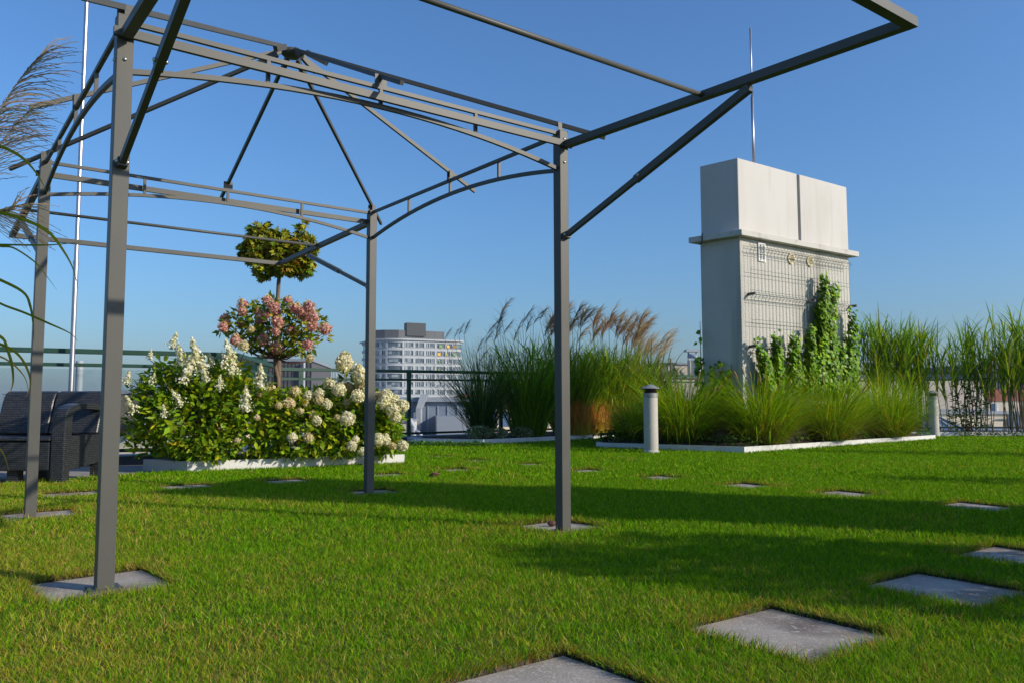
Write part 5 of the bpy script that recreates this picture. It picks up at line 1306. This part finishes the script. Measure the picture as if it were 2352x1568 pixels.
    for k in range(22): a = Vector(q[0]).lerp(Vector(q[1]), k / 21); mb.box((a.x, a.y - .1, z / 2 - 11), (.18, .2, z + 22 - .1), .05)
    mb.build('mullions', C_['charcoal'], t); MB().prism(offs(q, .2), z + .01, z + .9).build('roof_edge', C_['charcoal'], t)
    q = quad_px(2270, 2430, 80, 12, .0); z = at(2300, 920, 80).z; z2 = at(2300, 903, 80).z
    t = thing('red_fronted_building', 'low building with a red upper band in front of the blue glass block', 'building', (q[0][0] + 4, 84, -22))
    MB().prism(q, -22, z).build('wall', C_['cream'], t); MB().prism(offs(q, .1), z + .004, z2 + .4).build('red_band', C_['redroof'], t)
    a = at(2285, 935, 79); mb = MB()
    mb.tube([(a.x, 79, a.z - 3), (a.x, 79, a.z + .4)], .32, 12); mb.build('vent_pipe', C_['white_paint'], t, smooth=True)
    # dark gridded block behind the pink hydrangea
    q = quad_px(600, 714, 60, 12, .1); z = at(700, 829, 60).z
    t = thing('dark_gridded_block', 'dark grid-clad block behind the trunk of the pink hydrangea tree', 'building', (q[0][0] + 2, 66, -22))
    MB().prism(q, -22, z).build('wall', C_['darkgrid'], t)
    mb = MB(); p0, p1 = Vector(q[0]), Vector(q[1])
    for k in range(14): a = p0.lerp(p1, k / 13); mb.box((a.x, a.y - .02, z - 8), (.035, .06, 15.9), .1)
    for k in range(14): mb.beam((*p0, z - .3 - k * .4), (*p1, z - .3 - k * .4), .06, .035)
    mb.build('cladding_joints', C_['charcoal'], t)
    MB().prism(offs(q, .12), z + .004, z + .2).build('roof_edge', C_['palegrey'], t)
    a = at(695, 860, 59.7); MB().tube([(a.x, 59.7 + .3, z - 12), (a.x, 59.7 + .3, z - .1)], .12, 10).build('downpipe', C_['pipe'], t)
    q = quad_px(480, 602, 58, 10, .1); z = at(560, 818, 58).z
    solo('green_plant_housing', MB().prism(q, -22, z), M['rail'], 'dark green flat housing behind the hydrangeas left of the gridded block', 'building', (q[0][0] + 1, 60, -22))
    # brown-roofed house at the left, between near post and hydrangeas
    q = quad_px(180, 470, 26, 7, .05); z = at(300, 990, 26).z; zt = at(300, 903, 26).z
    t = thing('brown_roofed_house', 'house with brown mansard roof and beige wall left of the hydrangeas', 'house', (q[0][0] + 2, 29, -22))
    MB().prism(q, -22, z).build('wall', C_['cream'], t)
    i_ = offs(q, -.7); o_ = offs(q, .12)
    MB().prism(o_, z + .003, z + .10).build('eaves', C_['redroof'], t)
    MB().frustum(offs(q, .02), z + .103, i_, zt).build('roof', C_['brownroof'], t); MB().prism(offs(i_, .06), zt + .003, zt + .12).build('ridge_flashing', C_['pipe'], t)
    a = at(318, 968, 25.6); MB().box((a.x, 25.75, a.z), (.28, .3, .5), .05).build('dormer', C_['palegrey'], t)
    # pale flue seen through the glass
    a = at(182, 860, 24); z0, z1 = at(182, 895, 24).z, at(182, 828, 24).z
    t = thing('pale_flue', 'pale grey cylindrical flue seen through the glass railing behind the sofa', 'flue', (a.x, 24, -6))
    MB().lathe((a.x, 24, 0), [(.10, -6), (.10, z0 + .45), (.105, z0 + .45), (.105, z1 - .02), (.09, z1)], 18).build('pipe', C_['white_paint'], t)
    MB().lathe((a.x, 24, 0), [(.112, z0 + .43), (.112, z0 + .47)], 18).build('joint_ring', C_['pipe'], t)
    # telecom masts far off
    for px, py, lb in ((757, 844, 'cluster of white telecom antennas above the railing, left of the big cream flowers'), (700, 842, 'single white telecom antenna beside the dark gridded block')):
        a = at(px, 900, 140); t = thing('telecom_mast', lb, 'antenna', (a.x, 140, -22))
        mb = MB(); mb.box((a.x, 140, (at(px, 880, 140).z - 22) / 2), (3.4, 3, at(px, 880, 140).z + 22)); mb.build('roof_building', C_['palegrey'], t)
        mb = MB()
        for k, dx in enumerate((-1, -.35, .2, .6, 1.05)):
            mb.tube([(a.x + dx, 140, at(px, 882, 140).z), (a.x + dx, 140, at(px, py + (k * 37) % 17, 140).z)], .10 if k % 2 else .16, 6)
        mb.build('antennas', C_['white_paint'], t)
    # pale city blocks far away
    for i, (px, wpx, py, Y) in enumerate(((728, 30, 868, 900), (752, 22, 876, 1000), (714, 16, 880, 800), (790, 30, 895, 700), (1080, 50, 905, 700), (40, 70, 905, 900), (110, 60, 912, 800), (250, 90, 908, 1000))):
        q = quad_px(px - wpx / 2, px + wpx / 2, Y, 30, .1 * (i % 3)); z = at(px, py, Y).z
        t = thing('distant_block', ('pale tower block', 'pale slab block', 'small pale block')[i % 3] + ' on the skyline ' + ('left of the cream flowers', 'over the railing by the cream flowers', 'beside the gridded block', 'behind the cream flowers', 'right of the office tower', 'far left behind the sofa', 'left, behind the sofa back', 'between sofa and hydrangeas')[i], 'building', (q[0][0], Y, -22), 'blocks on the far skyline')
        MB().prism(q, -22, z).build('wall', C_['palegrey'], t); MB().prism(offs(q, .5), z + .02, z + 1).build('roof', C_['charcoal'], t)
        mb = MB()
        for k in range(max(1, int((z + 22) / 7))): mb.beam((*q[0], z - 3 - 6 * k), (*q[1], z - 3 - 6 * k), .6, 2)
        mb.build('window_band', C_['panes'], t)
city()

# ------------------------------------------------------------------ unseen tower and shrubs added right of the frame to shade the lawn
def shaders():
    p = Vector((7.1, 3.0, 0)); d = Vector((AZ.x, AZ.y)); n = Vector((-d.y, d.x))
    q = [(p.x + d.x * a + n.x * b, p.y + d.y * a + n.y * b) for a, b in ((0, -.74), (.8, -.74), (.8, .74), (0, .74))]
    t = thing('ventilation_tower', 'unseen concrete tower added outside the right edge to cast the broad shadow on the lawn', 'tower', p)  # unseen block, turned along the sun and sized for the broad shadow band
    MB().prism(q, 0, 3.3).build('shaft', M['wall_low'], t); MB().prism(offs(q, .1), 3.304, 3.42).build('cornice', M['cornice'], t); MB().prism(offs(q, -.01), 3.424, 4.65).build('upper_block', M['wall_top'], t)
    for x, y, r_, h_, n, lb in ((4.75, 1.75, .5, 2.25, 4600, 'unseen bushy shrub added for its shade outside the right edge, nearest the camera'), (4.3, 2.45, .42, 1.75, 3000, 'unseen lower shrub added for its shade outside the right edge, beside the tallest near shrub'), (8.0, 5.3, .34, 2.3, 1500, 'unseen shrub added for its shade outside the right edge, level with the gazebo'), (9.7, 9.1, .42, 2.75, 1700, 'unseen shrub added for its shade outside the right edge, level with the planters')):
        b = Vector((x, y, 0)); t = thing('unseen_shade_shrub', lb, 'shrub', b, 'unseen shrubs added for shade right of the lawn')  # unseen, added and made dense for the shade on grass and slabs
        foliage(t, [((x, y, h_ * .55), (r_, r_, h_ * .46)), ((x + .1, y - .1, h_ * .3), (r_ * 1.25, r_ * 1.25, h_ * .3)), ((x - .15, y + .2, h_ * .75), (r_ * .6, r_ * .6, h_ * .25))], n, .11, .05, HYD, [3, 3, 2, 1, 2])
        stems(t, b, [Vector((x + random.uniform(-.3, .3), y + random.uniform(-.3, .3), h_ * random.uniform(.6, .95))) for _ in range(8)], .014, .006)
shaders()

# ------------------------------------------------------------------ thin summer haze over the city
hz = MB().box((0, 0, 12), (5400, 5400, 70)).build('haze', None, None)
m, nt, b = newmat('haze_air'); nt.nodes.remove(b)
pv = nt.nodes.new('ShaderNodeVolumePrincipled'); pv.inputs['Density'].default_value = .0002; pv.inputs['Color'].default_value = (.86, .92, 1, 1); pv.inputs['Anisotropy'].default_value = .2
nt.links.new(pv.outputs[0], nt.nodes['Material Output'].inputs['Volume'])
hz.data.materials.append(m); hz['kind'] = 'stuff'; hz['label'] = 'thin pale haze lying over the city'; hz['category'] = 'haze'
